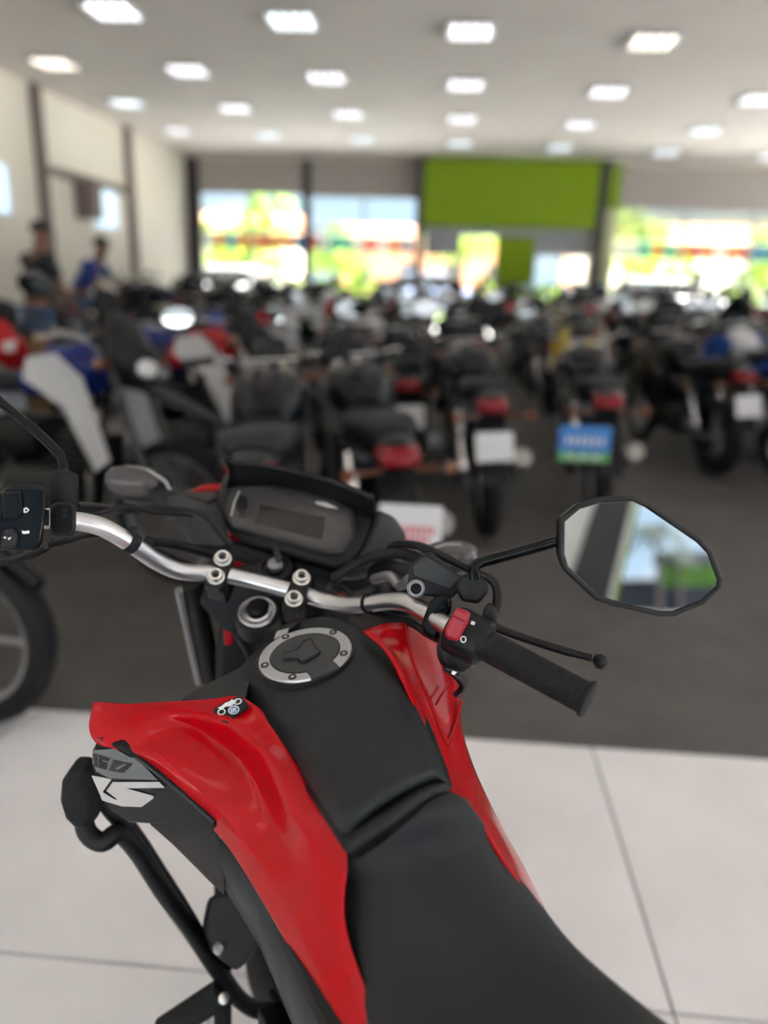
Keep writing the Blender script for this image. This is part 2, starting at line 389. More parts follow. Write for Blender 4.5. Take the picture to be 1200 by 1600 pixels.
sdec('sticker_wheel', circ(371,1096,7,4.6,18,-.3), M['white'], .0006, stk); sdec('sticker_wheel', circ(371,1096,4.6,2.8,18,-.3), M['lines'], .0012, stk)
sdec('sticker_wheel', circ(346,1112,6.5,4.8,18,-.3), M['white'], .0006, stk); sdec('sticker_wheel', circ(346,1112,4.4,3,18,-.3), M['lines'], .0012, stk)
sdec('sticker_bike', [(340,1106),(346,1103),(352,1098),(360,1095),(362,1092),(365,1094),(370,1095),(366,1099),(360,1103),(352,1104),(346,1109)], M['white'], .0014, stk)
sdec('sticker_emblem', circ(365,1109,9,6.6,20,-.3), M['white'], .0006, stk); sdec('sticker_emblem', circ(365,1109,7.2,5.2,20,-.3), M['blue_print'], .0012, stk)
for dx in (-3, 0, 3): sdec('sticker_bar', [(363.6+dx,1106-dx*.3),(365.2+dx,1105.6-dx*.3),(365.8+dx,1112-dx*.3),(364.2+dx,1112.4-dx*.3)], M['white'], .0018, stk)
for pts in ([(301,1102),(306,1098),(309,1099),(304,1105)], [(309,1098),(318,1101),(326,1106),(323,1108),(312,1105),(307,1101)], [(311,1104),(320,1109),(318,1111),(309,1108)], [(322,1100),(331,1107),(335,1112),(331,1113),(324,1106)]):
    pass

# handlebar
bar_p = [(-75,822,.80),(-20,815,.83),(30,811,.86),(80,812,.875),(118,814,.89),(160,824,.905),(205,850,.93),(245,877,.96),(285,893,.985),(345,897,1.02),(405,910,1.035),(465,926,1.03),(505,938,1.02),(540,945,1.0),(575,943,.975),(610,939,.95),(640,943,.925),(672,962,.90),(712,985,.865),(790,1022,.83)]
bar = MB().tube(crs(PP(bar_p), 110), .0111, 20).build('handlebar', M['bar'], hero, ang=60)
bar['label'] = 'satin silver tubular handlebar'
for (x, y, d, t) in ((205,848,.93,.013),(575,943,.975,.0125),(583,942,.972,.0125)):
    i = min(range(len(bar_p)), key=lambda k: abs(bar_p[k][0]-x)); a_ = K(*bar_p[i-1]); b_ = K(*bar_p[min(i+1, len(bar_p)-1)])
    c_ = K(x, y, d); ax = (b_-a_).normalized()
    if x > 500: MB().lathe([(t-.0005,-.0025),(t,-.002),(t,.002),(t-.0005,.0025)], c_, ax, 20).build('cable_tie', M['rubber'], hero)
    else:
        MB().lathe([(t-.0005,-.006),(t,-.005),(t,.005),(t-.0005,.006)], c_, ax, 20).build('cable_tie', M['rubber'], hero)
        MB().box(c_ + UP*.015 + right_cam*.004, (.008,.008,.012)).build('tie_buckle', M['rubber'], hero, bevel=.002)
# bar clamps with bolts
for (c0, c1) in (((337,901,1.0),(348,873,1.015)), ((459,936,1.0),(471,903,1.02))):
    a_, b_ = K(*c0), K(*c1); ax = (b_-a_).normalized(); w_ = (K(465,926,1.02)-K(345,897,1.02)).normalized(); nn_ = w_.cross(ax).normalized()
    if nn_.z < 0: nn_ = -nn_
    rm = Matrix((w_, ax, nn_)).transposed()
    cl_ = MB().box((a_+b_)/2 - nn_*.014, (.026, (b_-a_).length+.024, .024), rm).build('bar_clamp', M['black_plastic'], hero, bevel=.005)
    MB().box((a_+b_)/2 - nn_*.045, (.030, .036, .05), rm).build('bar_riser', M['black_plastic'], hero, bevel=.005)
    for p in (a_, b_):
        bo = MB().lathe([(.0100,-.003),(.0118,.0),(.0118,.0012),(.0098,.0022),(.0095,.0070),(.0086,.0082),(.0056,.0082),(.0050,.0030),(0,.0030)], p, nn_, 20).build('clamp_bolt', M['steel'], cl_, ang=40)
        MB().lathe([(.0052,.0031),(.0030,.0034),(0,.0034)], p, nn_, 6).build('bolt_socket', M['lines'], bo, ang=10)
# steering: top yoke, ignition, fork caps
yk = [(300,915),(340,890),(400,880),(470,905),(530,935),(520,985),(470,1000),(400,1000),(350,985),(315,945)]
MB().prism([K(x, y, 1.10) for x, y in yk], [ray(x, y)*.03 for x, y in yk]).build('top_yoke', M['black_plastic'], hero, bevel=.006)
nb = (UP*.86 - fwd_cam*.45).normalized()
def cyl(name, px, py, d, prof, m, par=hero, ax=None, seg=32): return MB().lathe(prof, K(px, py, d), ax or nb, seg).build(name, m, par, ang=30)
fc = cyl('fork_cap', 402, 957, 1.05, [(.031,-.03),(.031,-.002),(.029,.0),(.0270,.0),(.0268,-.003),(0,-.003)], M['black_plastic'])
cyl('cap_ring_nut', 402, 957, 1.05, [(.0265,-.003),(.0262,.002),(.0248,.003),(.0225,.003),(.0215,-.001),(.0195,-.001),(.0195,.005),(.0175,.006),(.0155,.006),(.0150,-.002),(0,-.002)], M['bar'], fc)
cyl('cap_plug', 404, 950, 1.05, [(.0148,-.01),(.0148,.004),(.012,.007),(0,.007)], M['frame'], fc)
cyl('fork_cap', 520, 968, 1.03, [(.022,-.03),(.022,.0),(.018,.004),(0,.004)], M['black_plastic'])
ig = cyl('ignition_lock', 430, 887, 1.10, [(.024,-.05),(.026,-.004),(.024,.002),(.019,.003),(.018,-.002),(.013,-.002),(.012,.005),(.009,.006),(0,.006)], M['black_plastic'])
cyl('lock_barrel', 430, 884, 1.09, [(.0105,-.004),(.0105,.006),(.007,.008),(0,.008)], M['alu_grey'], ig)
ky = [(424,851),(430,850),(442,872),(438,880),(432,879),(427,862)]
MB().prism([K(x, y, 1.07) for x, y in ky], [ray(x, y)*.006 for x, y in ky]).build('key', M['black_plastic'], ig, bevel=.001)

# instrument cluster
def ID(y): return 1.13 + (830-y)*.0006
def ipoly(pts, off, th): return MB().prism([K(x, y, ID(y)-off) for x, y in pts], [ray(x, y)*th for x, y in pts])
hs = [(345,760),(352,738),(372,735),(480,752),(575,785),(592,812),(572,862),(550,886),(522,890),(440,866),(372,846),(344,815),(338,790)]
cl0 = ipoly(hs, .0, .06).build('instrument_housing', M['black_plastic'], hero, bevel=.010)
bz = [(361,764),(385,751),(400,750),(516,775),(553,798),(556,838),(536,866),(510,866),(362,826),(350,806)]
ipoly(bz, .006, .012).build('instrument_bezel', M['grey_plastic'], cl0, bevel=.003)
ln = [(372,763),(397,760),(513,783),(545,803),(545,832),(527,858),(507,857),(367,820),(360,806)]
ipoly(ln, .0075, .004).build('instrument_lens', M['lens'], cl0)
ipoly([(407,788),(507,808),(503,843),(397,817)], .0082, .002).build('lcd_screen', M['lcd'], cl0)
ipoly([(492,783),(510,785),(530,795),(512,793),(494,787)], .0085, .001).build('gauge_lettering', M['silver'], cl0)
bt = ipoly(circ(378,788,10,15), .0085, .004).build('gauge_button', M['lcd'], cl0, bevel=.002)
MB().tube([K(x, y, ID(y)-.0095) for x, y in circ(378,803,6,5,14)+[(384,803)]], .0008, 6).build('gauge_button_ring', M['grey_plastic'], cl0)
MB().tube([K(x, y, ID(y)-.0085) for x, y in ((361,806),(366,785),(374,767))], .0012, 6).build('lens_edge', M['silver'], cl0)
# visor: curved sheet over the cluster
vr = [[K(350,716,1.10),K(430,728,1.12),K(510,745,1.12),K(585,773,1.10)],
      [K(358,738,1.13),K(430,748,1.155),K(510,768,1.15),K(586,797,1.12)],
      [K(350,765,1.19),K(430,775,1.20),K(520,800,1.19),K(590,812,1.16)]]
MB().grid(cgrid(vr, 8, 16)).build('visor', M['frame'], hero, ang=60, solid=.004)
# cowl behind the cluster
cw = [[K(262,775,1.16),K(300,770,1.19),K(345,765,1.22)],[K(275,800,1.12),K(320,798,1.13),K(350,800,1.15)],[K(300,842,1.08),K(335,850,1.08),K(360,850,1.10)]]
MB().grid(cgrid(cw, 8, 8)).build('cowl_side', M['grey_plastic'], hero, ang=60, solid=.012)
cw = [[K(585,800,1.14),K(605,812,1.17),K(622,838,1.2)],[K(560,868,1.10),K(590,862,1.12),K(628,862,1.15)],[K(520,905,1.07),K(560,905,1.08),K(625,885,1.12)]]
MB().grid(cgrid(cw, 8, 8)).build('cowl_side', M['black_plastic'], hero, ang=60, solid=.012)
MB().prism([K(295,768,1.215),K(318,757,1.22),K(350,755,1.22),K(352,768,1.215),K(322,770,1.215)], ray(320,760)*.05).build('headlight_cowl', M['red'], hero, bevel=.004)
MB().prism([K(582,800,1.17),K(625,836,1.20),K(640,860,1.20),K(632,862,1.19),K(600,838,1.17)], ray(600,820)*.04).build('headlight_cowl', M['red'], hero, bevel=.004)
# front mask / headlight on the far side of the cluster
hl_c = K(455,850,1.30)
MB().loft([[hl_c + right_cam*(w_*math.cos(a)) + UP*(h_*math.sin(a)) + fwd_cam*dy for a in [2*PI*k/20 for k in range(20)]] for w_, h_, dy in ((.10,.08,-.08),(.13,.12,-.02),(.11,.10,.05),(.06,.05,.09))]).build('headlight_cowl', M['red'], hero, ang=50)
MB().loft([[hl_c + right_cam*(w_*math.cos(a)) + UP*(h_*math.sin(a)-.01) + fwd_cam*dy for a in [2*PI*k/20 for k in range(20)]] for w_, h_, dy in ((.085,.06,.05),(.07,.05,.10),(.03,.02,.115))]).build('headlight', M['clear'], hero, ang=50)
# triangular black body under the cluster
ub = [(372,846),(440,866),(522,890),(575,870),(625,880),(612,905),(560,925),(500,928),(440,905),(380,880),(330,865),(300,845),(340,840)]
MB().prism([K(x, y, 1.135) for x, y in ub], [ray(x, y)*.05 for x, y in ub]).build('cluster_bracket', M['black_plastic'], hero, bevel=.006)

# turn signals
def blob(c, rx, ry, rz, ax_, n=14, m=10, sq=1.0):
    rm = ax_; secs = []
    for i in range(m):
        t = -1 + 2*(i+.5)/m; k = (1-abs(t)**2.4)**.5
        secs.append([c + rm @ Vector((rx*t, ry*k*math.cos(a), rz*k*math.sin(a))) for a in [2*PI*q/n for q in range(n)]])
    return MB().loft(secs)
rmL = Matrix((-right_cam*.95+UP*.1-fwd_cam*.1, -fwd_cam, UP)).transposed()
tl = blob(K(218,757,1.21), .055, .022, .030, rmL).build('turn_signal', M['black_plastic'], hero)
blob(K(208,752,1.195), .046, .020, .024, rmL).build('signal_lens', M['lens'], tl)
MB().tube([K(x, y, 1.19) for x, y in ((166,742),(175,733),(200,730),(232,735),(258,752),(268,770))], .003, 6).build('signal_rim', M['alu_grey'], tl)
MB().tube(crs([K(240,768,1.2), K(275,783,1.19), K(330,800,1.17)], 8), [.012,.012,.014,.016,.018,.02,.022,.022], 10).build('signal_stalk', M['black_plastic'], tl)
rmR = Matrix((right_cam, -fwd_cam, UP)).transposed()
t2 = blob(K(705,870,1.22), .048, .022, .026, rmR).build('turn_signal', M['black_plastic'], hero)
blob(K(712,866,1.20), .035, .018, .020, rmR).build('signal_lens', M['lens'], t2)
MB().tube([K(x, y, 1.19) for x, y in ((678,856),(695,851),(718,852),(738,862),(744,876))], .003, 6).build('signal_rim', M['alu_grey'], t2)
MB().tube([K(690,872,1.22), K(640,870,1.22), K(600,860,1.2)], .012, 10).build('signal_stalk', M['black_plastic'], t2)

# left switch housing, clamp, mirror stalk
def dpoly(name, pts, d, th, m, par=hero, bevel=.004): return MB().prism([K(x, y, d) for x, y in pts], [ray(x, y)*th for x, y in pts]).build(name, m, par, bevel=bevel)
ls = dpoly('switch_housing', [(-70,772),(0,772),(6,762),(22,758),(60,758),(72,766),(71,800),(66,850),(55,862),(25,860),(-70,856)], .80, .045, M['gloss_black'], bevel=.008)
ls['label'] = 'left switch housing with light, horn and indicator buttons'
dpoly('switch_cap', [(2,768),(34,766),(36,800),(28,812),(2,815)], .797, .01, M['gloss_black'], ls, .003)
dpoly('switch_cap', [(2,828),(20,822),(30,836),(26,856),(0,858)], .797, .01, M['black_plastic'], ls, .003)
dpoly('beam_symbol', [(37,794),(42,793),(46,797),(42,801),(37,801)], .798, .0006, M['white'], ls, 0)
dpoly('beam_symbol', [(39,795),(42,795.5),(44,797),(42,799),(39,799)], .7972, .0005, M['lines'], ls, 0)
dpoly('horn_symbol', [(34,829),(38,830),(46,829),(46,833),(41,834),(35,834)], .798, .0006, M['white'], ls, 0)
for pts in ([(5,840),(9,838),(9,842)], [(12,841),(18,839),(14,844)]): dpoly('indicator_symbol', pts, .7965, .0006, M['white'], ls, 0)
dpoly('bar_collar', [(68,794),(80,794),(80,824),(68,824)], .858, .02, M['bar'], hero, .002)
lc = dpoly('lever_perch', [(78,790),(92,783),(112,785),(119,798),(119,828),(112,838),(84,840),(78,828)], .855, .035, M['black_plastic'], bevel=.004)
dpoly('perch_stamp', [(96,795),(104,793),(106,799),(98,801)], .853, .001, M['grey_plastic'], lc, 0)
dpoly('perch_stamp', [(97,803),(106,802),(104,808),(98,808)], .853, .001, M['grey_plastic'], lc, 0)
ml = MB().tube(crs([K(99,800,.885), K(99,775,.885), K(100,745,.885), K(101,735,.885)], 12), [.0155,.0155,.0155,.016,.0165,.0165,.0165,.0165,.016,.0145,.011,.007], 14).build('mirror_boot', M['rubber'], hero)
ml2 = MB().tube(crs([K(101,742,.885), K(98,722,.885), K(88,705,.885), K(50,668,.89), K(0,628,.90), K(-40,590,.905), K(-75,570,.905)], 30), .0058, 12).build('mirror_stalk', M['gloss_black'], hero)
def mirror(cpt, nrm, wv, out2d, name='mirror'):
    wv = (wv - wv.dot(nrm)*nrm).normalized(); hv = nrm.cross(wv)
    sh = MB().prism([cpt + wv*a + hv*b - nrm*.002 for a, b in out2d], -nrm*.012)
    o = sh.build('mirror_housing', M['gloss_black'], hero, bevel=.004)
    MB().prism([cpt + wv*a*.945 + hv*b*.93 + nrm*.0006 for a, b in out2d], -nrm*.002).build('mirror_glass', M['mirror'], o)
    MB().tube([cpt + wv*a*.985 + hv*b*.985 - nrm*.001 for a, b in out2d+out2d[:2]], .0028, 8).build('mirror_rim', M['black_plastic'], o)
    return o
# clutch lever, cables left
MB().tube(crs([K(85,845,.93), K(60,862,.92), K(0,880,.90), K(-60,885,.87)], 12), [.007]*12, 10, flat=.6).build('clutch_lever', M['frame'], hero)
for pth, r in (([(118,790,.92),(150,792,.97),(195,797,1.05),(270,795,1.08),(320,805,1.06),(360,850,1.06)], .0052),
               ([(112,800,.95),(160,800,.98),(200,790,1.0),(235,800,1.05),(300,805,1.1)], .0035),
               ([(232,846,.97),(270,850,1.02),(320,862,1.06),(350,872,1.08)], .0075),
               ([(70,852,.88),(100,846,.92),(150,836,1.0),(215,850,1.08),(300,885,1.12)], .0045),
               ([(605,862,1.08),(620,850,1.02),(655,853,.97),(690,868,.95),(730,888,.94),(772,910,.91),(776,945,.90),(768,958,.89)], .0052),
               ([(520,905,1.07),(560,880,1.06),(600,866,1.03),(640,866,1.0),(668,880,.97)], .0075),
               ([(560,950,1.02),(600,962,.98),(640,972,.945),(672,992,.915),(690,1000,.89)], .0052),
               ([(500,935,1.06),(520,915,1.07),(545,925,1.06),(560,960,1.04)], .005),
               ([(575,900,1.10),(600,885,1.05),(630,890,1.0),(655,905,.97)], .009)):
    MB().tube(crs(PP(pth), 32), r, 10).build('control_cable', M['black_plastic'], hero, ang=60)
# brake master cylinder, lever, right mirror
mc = dpoly('brake_reservoir', [(641,882),(668,862),(676,864),(722,902),(724,918),(706,935),(648,930),(636,915)], .915, .04, M['black_plastic'], bevel=.003)
dpoly('reservoir_lid', [(645,884),(666,868),(720,903),(704,922),(646,900)], .912, .006, M['grey_plastic'], mc, .0015)
for x, y in ((663,876),(708,909)): MB().lathe([(.003,0),(.003,.001),(0,.001)], K(x,y,.911), -ray(x,y), 12).build('lid_screw', M['lines'], mc)
sg = MB().lathe([(.0105,-.004),(.0108,.002),(.0095,.003),(.0085,.001)], K(650,920,.908), -ray(650,920), 24).build('sight_glass_ring', M['alu_grey'], mc); MB().lathe([(.0088,.0005),(.006,.0012),(0,.0014)], K(650,920,.908), -ray(650,920), 24).build('sight_glass', M['gloss_black'], mc)
MB().tube(crs([K(640,905,.96), K(625,915,.98), K(610,900,1.0), K(585,905,1.04)], 10), .007, 10).build('brake_hose_joint', M['alu_grey'], mc)
dpoly('mirror_perch', [(718,900),(742,892),(762,902),(764,925),(748,944),(722,940),(712,920)], .895, .035, M['black_plastic'], bevel=.004)
dpoly('perch_clamp', [(672,938),(690,928),(706,934),(705,955),(690,985),(680,1000),(662,990),(658,975)], .885, .04, M['gloss_black'], bevel=.004)
dpoly('perch_clamp_bolt', [(676,958),(692,944),(697,950),(682,966)], .882, .01, M['gloss_black'], bevel=.002)
MB().tube(crs([K(742,905,.885), K(740,890,.885), K(745,882,.885), K(757,877,.885), K(800,866,.87), K(873,845,.845)], 26), .0066, 14).build('mirror_stalk', M['gloss_black'], hero, ang=60)
MB().tube(crs([K(762,900,.89), K(775,915,.885), K(778,940,.88), K(772,958,.88)], 12), .005, 10).build('switch_wire', M['frame'], hero)
lv = MB().tube(crs([K(755,970,.875), K(785,984,.87), K(830,1000,.86), K(880,1016,.85), K(925,1028,.84)], 22), [.010]*4+[.0075]*14+[.0065]*4, 12, flat=.6).build('brake_lever', M['frame'], hero, ang=60)
MB().lathe([(0,-.009),(.006,-.007),(.0085,0),(.006,.007),(0,.009)], K(938,1033,.838), UP, 16).build('lever_ball', M['frame'], lv, ang=60)
# right switch housing
ax = (K(920,1094,.79)-K(740,1000,.845)).normalized()
sw0 = K(712,984,.868); 
rs = MB().lathe([(.020,-.012),(.0265,-.008),(.0275,.0),(.0275,.028),(.026,.034),(.019,.036)], sw0 + ax*.004, ax, 28).build('switch_housing', M['black_plastic'], hero, bevel=.002)
rs['label'] = 'right switch housing with a red stop switch'
dpoly('housing_lower', [(683,1000),(700,975),(740,1000),(742,1040),(720,1056),(694,1046),(682,1028)], .862, .04, M['black_plastic'], rs, .008)
dpoly('kill_switch', [(694,985),(713,948),(736,956),(732,972),(716,1003),(697,998)], .822, .018, M['switch_red'], rs, .004)
dpoly('kill_switch_step', [(712,950),(734,958),(728,974),(706,962)], .818, .008, M['switch_red'], rs, .002)
dpoly('starter_switch', [(690,1042),(700,1040),(722,1048),(718,1058),(694,1050)], .838, .012, M['black_plastic'], rs, .003)
dpoly('starter_symbol', [(707,1048),(714,1050),(710,1055),(705,1053)], .8365, .0005, M['white'], rs, 0)
MB().tube([K(x, y, .829) for x, y in circ(724,999,4,4.6,12)+[(728,999)]], .0007, 6).build('run_symbol', M['white'], rs)
dpoly('stop_symbol', [(737,970),(743,972),(741,977),(735,975)], .832, .0005, M['silver'], rs, 0)
MB().tube(crs([K(700,1046,.86), K(718,1062,.865), K(722,1075,.87), K(712,1085,.88)], 8), .004, 8).build('switch_wire', M['frame'], hero)
dpoly('throttle_cable_guide', [(756,950),(764,940),(776,948),(778,965),(762,990),(748,980)], .872, .03, M['black_plastic'], bevel=.003)
# grip with ribs
g0 = K(752,1004,.850); g1 = K(921,1094,.788); axg = (g1-g0).normalized(); Lg = (g1-g0).length
prof = [(.0185,0),(.0225,.001),(.0225,.005),(.0178,.007)]
n = 38
for i in range(n):
    z0 = .009 + (Lg-.018)*i/n; z1 = .009 + (Lg-.018)*(i+.6)/n
    prof += [(.0168,z0),(.0173,z0+.0004),(.0173,z1),(.0168,z1+.0003)]
prof += [(.0175,Lg-.006),(.0198,Lg-.004),(.0202,Lg-.001),(.018,Lg),(.006,Lg+.0002),(0,Lg)]
MB().lathe(prof, g0, axg, 40).build('grip', M['rubber'], hero, ang=30)
# left grip, off the frame edge
a_ = K(-20,815,.83); b_ = K(-150,835,.77)
MB().tube([a_, b_], .0172, 24).build('grip', M['rubber'], hero)

# right mirror: the glass looks back past the rider
mcn = K(1000,868,.825)
din = (mcn-EYE).normalized()
az = math.radians(MIR_AZ); el = math.radians(MIR_EL)
dout = Vector((math.sin(az)*math.cos(el), -math.cos(az)*math.cos(el), math.sin(el)))
mn = (dout-din).normalized()
mo = [(876,812),(902,790),(935,780),(988,777),(1010,787),(1092,843),(1110,862),(1126,905),(1124,918),(1098,942),(1052,960),(1030,960),(956,943),(930,934),(882,888),(875,865)]
mpts = [KP(x, y, mcn, mn) for x, y in mo]
mh = MB().prism([p - mn*.003 for p in mpts], -mn*.014).build('mirror_housing', M['gloss_black'], hero, bevel=.004)
mh['label'] = 'hexagonal right rear view mirror in a black housing'
cm = sum(mpts, Vector())/len(mpts)
MB().prism([cm + (p-cm)*.955 + mn*.0004 for p in mpts], -mn*.002).build('mirror_glass', M['mirror'], mh)
MB().tube([cm + (p-cm)*.985 for p in mpts+mpts[:2]], .0034, 10).build('mirror_rim', M['black_plastic'], mh, ang=60)
mirror(K(-135,560,.905), (Vector((-.1,-1,.15))).normalized(), right_cam, [(-.06,.0),(-.05,.04),(0,.055),(.06,.045),(.085,.01),(.05,-.04),(-.03,-.045)])

# crash bar, engine side, lower frame
cb = MB()
cb.tube(crs([K(128,1262,.99), K(136,1300,.99), K(160,1316,.99), K(186,1302,1.0), K(215,1330,1.02), K(255,1392,1.06), K(300,1455,1.10), K(340,1515,1.13), K(375,1562,1.16), K(410,1580,1.18), K(450,1568,1.18), K(500,1530,1.18)], 60), .0125, 14)
cb.tube(crs([K(150,1225,1.00), K(172,1262,1.01), K(205,1300,1.03), K(245,1360,1.08), K(290,1430,1.12), K(330,1500,1.16)], 30), .0120, 14)
cbo = cb.build('crash_bar', M['frame'], hero, ang=60)
sp = MB().loft([[K(128,1243,.97) + right_cam*x_*.024*s_ + Vector((0,0,1))*z_*.046*s_ + fwd_cam*(dy) for x_, z_ in [(math.cos(a)**1, math.sin(a)) for a in [2*PI*k/10 for k in range(10)]]] for s_, dy in ((.7,-.02),(1,-.008),(1,.02),(.7,.034))]).build('bar_slider', M['rubber'], cbo, ang=20, bevel=.003)
MB().tube([K(345,1552,1.12), K(300,1582,1.12), K(255,1612,1.12)], .020, 14).build('footpeg', M['rubber'], hero)
MB().lathe([(.007,0),(.008,.004),(.004,.006),(0,.006)], K(350,1560,1.10), -ray(350,1560), 12).build('peg_bolt', M['steel'], hero)
# lower side plastics
MB().prism([K(232,1286,.90), K(258,1272,.89), K(335,1285,.86), K(352,1340,.87), K(352,1400,.90), K(325,1375,.92), K(282,1330,.92)], ray(300,1340)*.02).build('radiator_shroud', M['black_plastic'], hero, bevel=.003)
MB().grid(conv([[(348,1308,.85),(338,1345,.90),(352,1380,.98)],[(408,1398,.815),(404,1440,.87),(412,1480,.98)],[(468,1500,.775),(452,1555,.85),(462,1600,.97)],[(524,1620,.72),(502,1680,.81),(512,1720,.95)]])).build('side_frame_cover', M['grey_plastic'], hero, solid=.004)
MB().tube(crs([K(408,1430,.89), K(448,1510,.86), K(490,1590,.83), K(530,1660,.80)], 10), .009, 8).build('frame_tube', M['frame'], hero)
en = MB(); 
def hbox(b, u, v, z, su, sv, sz): b.box(HB(u, v, z), (su, sv, sz), Matrix((BF, BL, UP)).transposed())
hbox(en, -.14, -.03, .36, .34, .18, .22); hbox(en, -.02, -.03, .56, .12, .10, .26)
for k in range(7): hbox(en, -.02, -.03, .46+.032*k, .15, .13, .008)
eo = en.build('engine', M['frame'], hero, bevel=.01)
def hcyl(name, u, v, z, r, w_, m, par=eo): return MB().lathe([(r*.8,-w_/2),(r,-w_/2+.01),(r,w_/2-.01),(r*.8,w_/2)], HB(u, v, z), BL, 28).build(name, m, par)
hcyl('crankcase_cover', -.14, .07, .36, .075, .05, M['gloss_black']); hcyl('crankcase_cover', -.1, -.13, .36, .085, .05, M['gloss_black'])
MB().prism([K(325,1400,1.06), K(395,1385,1.02), K(415,1440,1.02), K(400,1490,1.04), K(370,1520,1.08), K(330,1490,1.10), K(315,1450,1.10)], ray(360,1450)*.12).build('cylinder_guard', M['black_plastic'], hero, bevel=.008)
MB().lathe([(.008,0),(.009,.004),(.005,.007),(0,.007)], K(343,1482,1.08), -ray(343,1482), 12).build('guard_bolt', M['alu_grey'], hero)
for v in (.09, -.09):
    MB().tube(crs([HB(.14,v*.5,.86), HB(-.1,v,.80), HB(-.45,v*1.1,.78), HB(-.8,v,.80)], 12), .013, 8).build('frame_tube', M['frame'], hero)
    MB().tube([HB(-.16,v,.36), HB(-.62,v*1.1,.31)], .018, 8).build('swingarm', M['frame'], hero)
    MB().tube([HB(.14,v*.3,.86), HB(.20,v*.5,.55), HB(.1,v,.28), HB(-.2,v,.26)], .014, 8).build('frame_tube', M['frame'], hero)
# dark clutter between the fork and the tank
MB().prism([K(x, y, 1.12) for x, y in ((345,965),(395,975),(410,1010),(405,1050),(380,1090),(338,1095),(336,1020))], [ray(x, y)*.10 for x, y in ((345,965),(395,975),(410,1010),(405,1050),(380,1090),(338,1095),(336,1020))]).build('front_frame', M['frame'], hero, bevel=.01)
MB().prism([K(x, y, 1.11) for x, y in ((345,960),(360,965),(364,1005),(352,1010))], ray(355,985)*.01).build('fork_cover', M['red'], hero, bevel=.002)
MB().tube(crs([K(370,990,1.09), K(392,1030,1.08), K(388,1075,1.07)], 8), .006, 8).build('control_cable', M['black_plastic'], hero)
# forks along the steered axis
yc = K(405,930,1.10)
for s_ in (-1, 1):
    top = yc + right_cam*.095*s_ + UP*.02; bot = top - UP*.70 + fwd_cam*.30
    MB().tube([top, top.lerp(bot,.45)], .0165, 14).build('fork_tube', M['frame'], hero)
    MB().tube([top.lerp(bot,.02)-right_cam*.018-fwd_cam*.01, top.lerp(bot,.30)-right_cam*.018-fwd_cam*.01], .007, 8).build('fork_guard', M['alu_grey'], hero)
    MB().tube([top.lerp(bot,.4), bot], .024, 14).build('fork_leg', M['alu_grey'], hero)
wc = yc - UP*.70 + fwd_cam*.32
def wheel(c, axv, R_, wd, par, rim_m, spokes=18):
    to = MB().lathe([(R_+wd*.46*math.cos(a)-wd*.40, wd*.5*math.sin(a)) for a in [2*PI*k/14 for k in range(14)]], c, axv, 48, close=True).build('tire', M['rubber'], par, ang=50)
    MB().lathe([(R_-wd*.95,-.016),(R_-wd*.80,-.020),(R_-wd*.80,.020),(R_-wd*.95,.016)], c, axv, 40, close=True).build('rim', rim_m, to)
    MB().lathe([(.02,-.05),(.035,-.045),(.022,-.02),(.022,.02),(.035,.045),(.02,.05)], c, axv, 18).build('hub', M['alu_grey'], to)
    a0 = Vector(axv).normalized(); u_ = a0.cross(UP).normalized(); w_ = a0.cross(u_); sp_ = MB()
    for k in range(spokes):
        an = 2*PI*k/spokes; s_ = 1 if k % 2 else -1
        sp_.tube([c + a0*.04*s_ + (u_*math.cos(an+.5*s_)+w_*math.sin(an+.5*s_))*.03, c + (u_*math.cos(an)+w_*math.sin(an))*(R_-wd*.9)], .0018, 5)
    sp_.build('spokes', M['alu_grey'], to)
wc.z = .33
wheel(wc, right_cam, .33, .085, hero, M['frame'])
MB().grid([[wc + fwd_cam*(.40*math.cos(a)) + UP*(.40*math.sin(a)) + right_cam*x_ - UP*(x_*x_*6) for x_ in (-.06,-.03,0,.03,.06)] for a in [math.radians(25+k*10) for k in range(12)]]).build('front_fender', M['red'], hero, solid=.004, ang=60)
wheel(HB(-.72,0,.31), BL, .31, .10, hero, M['frame'])
MB().grid([[HB(-.72-.36*math.cos(a), x_, .33+.40*math.sin(a)) for x_ in (-.07,-.035,0,.035,.07)] for a in [math.radians(15+k*10) for k in range(11)]]).build('rear_fender', M['black_plastic'], hero, solid=.004)
MB().tube(crs([HB(.1,-.10,.45), HB(.05,-.16,.25), HB(-.2,-.17,.24), HB(-.45,-.18,.38), HB(-.85,-.2,.52)], 24), [.018]*12+[.03]*2+[.045]*9+[.035], 16).build('exhaust', M['frame'], hero)
MB().tube([HB(-.15,.14,.28), HB(-.10,.30,.02), HB(-.06,.34,.012)], .011, 10).build('side_stand', M['frame'], hero)
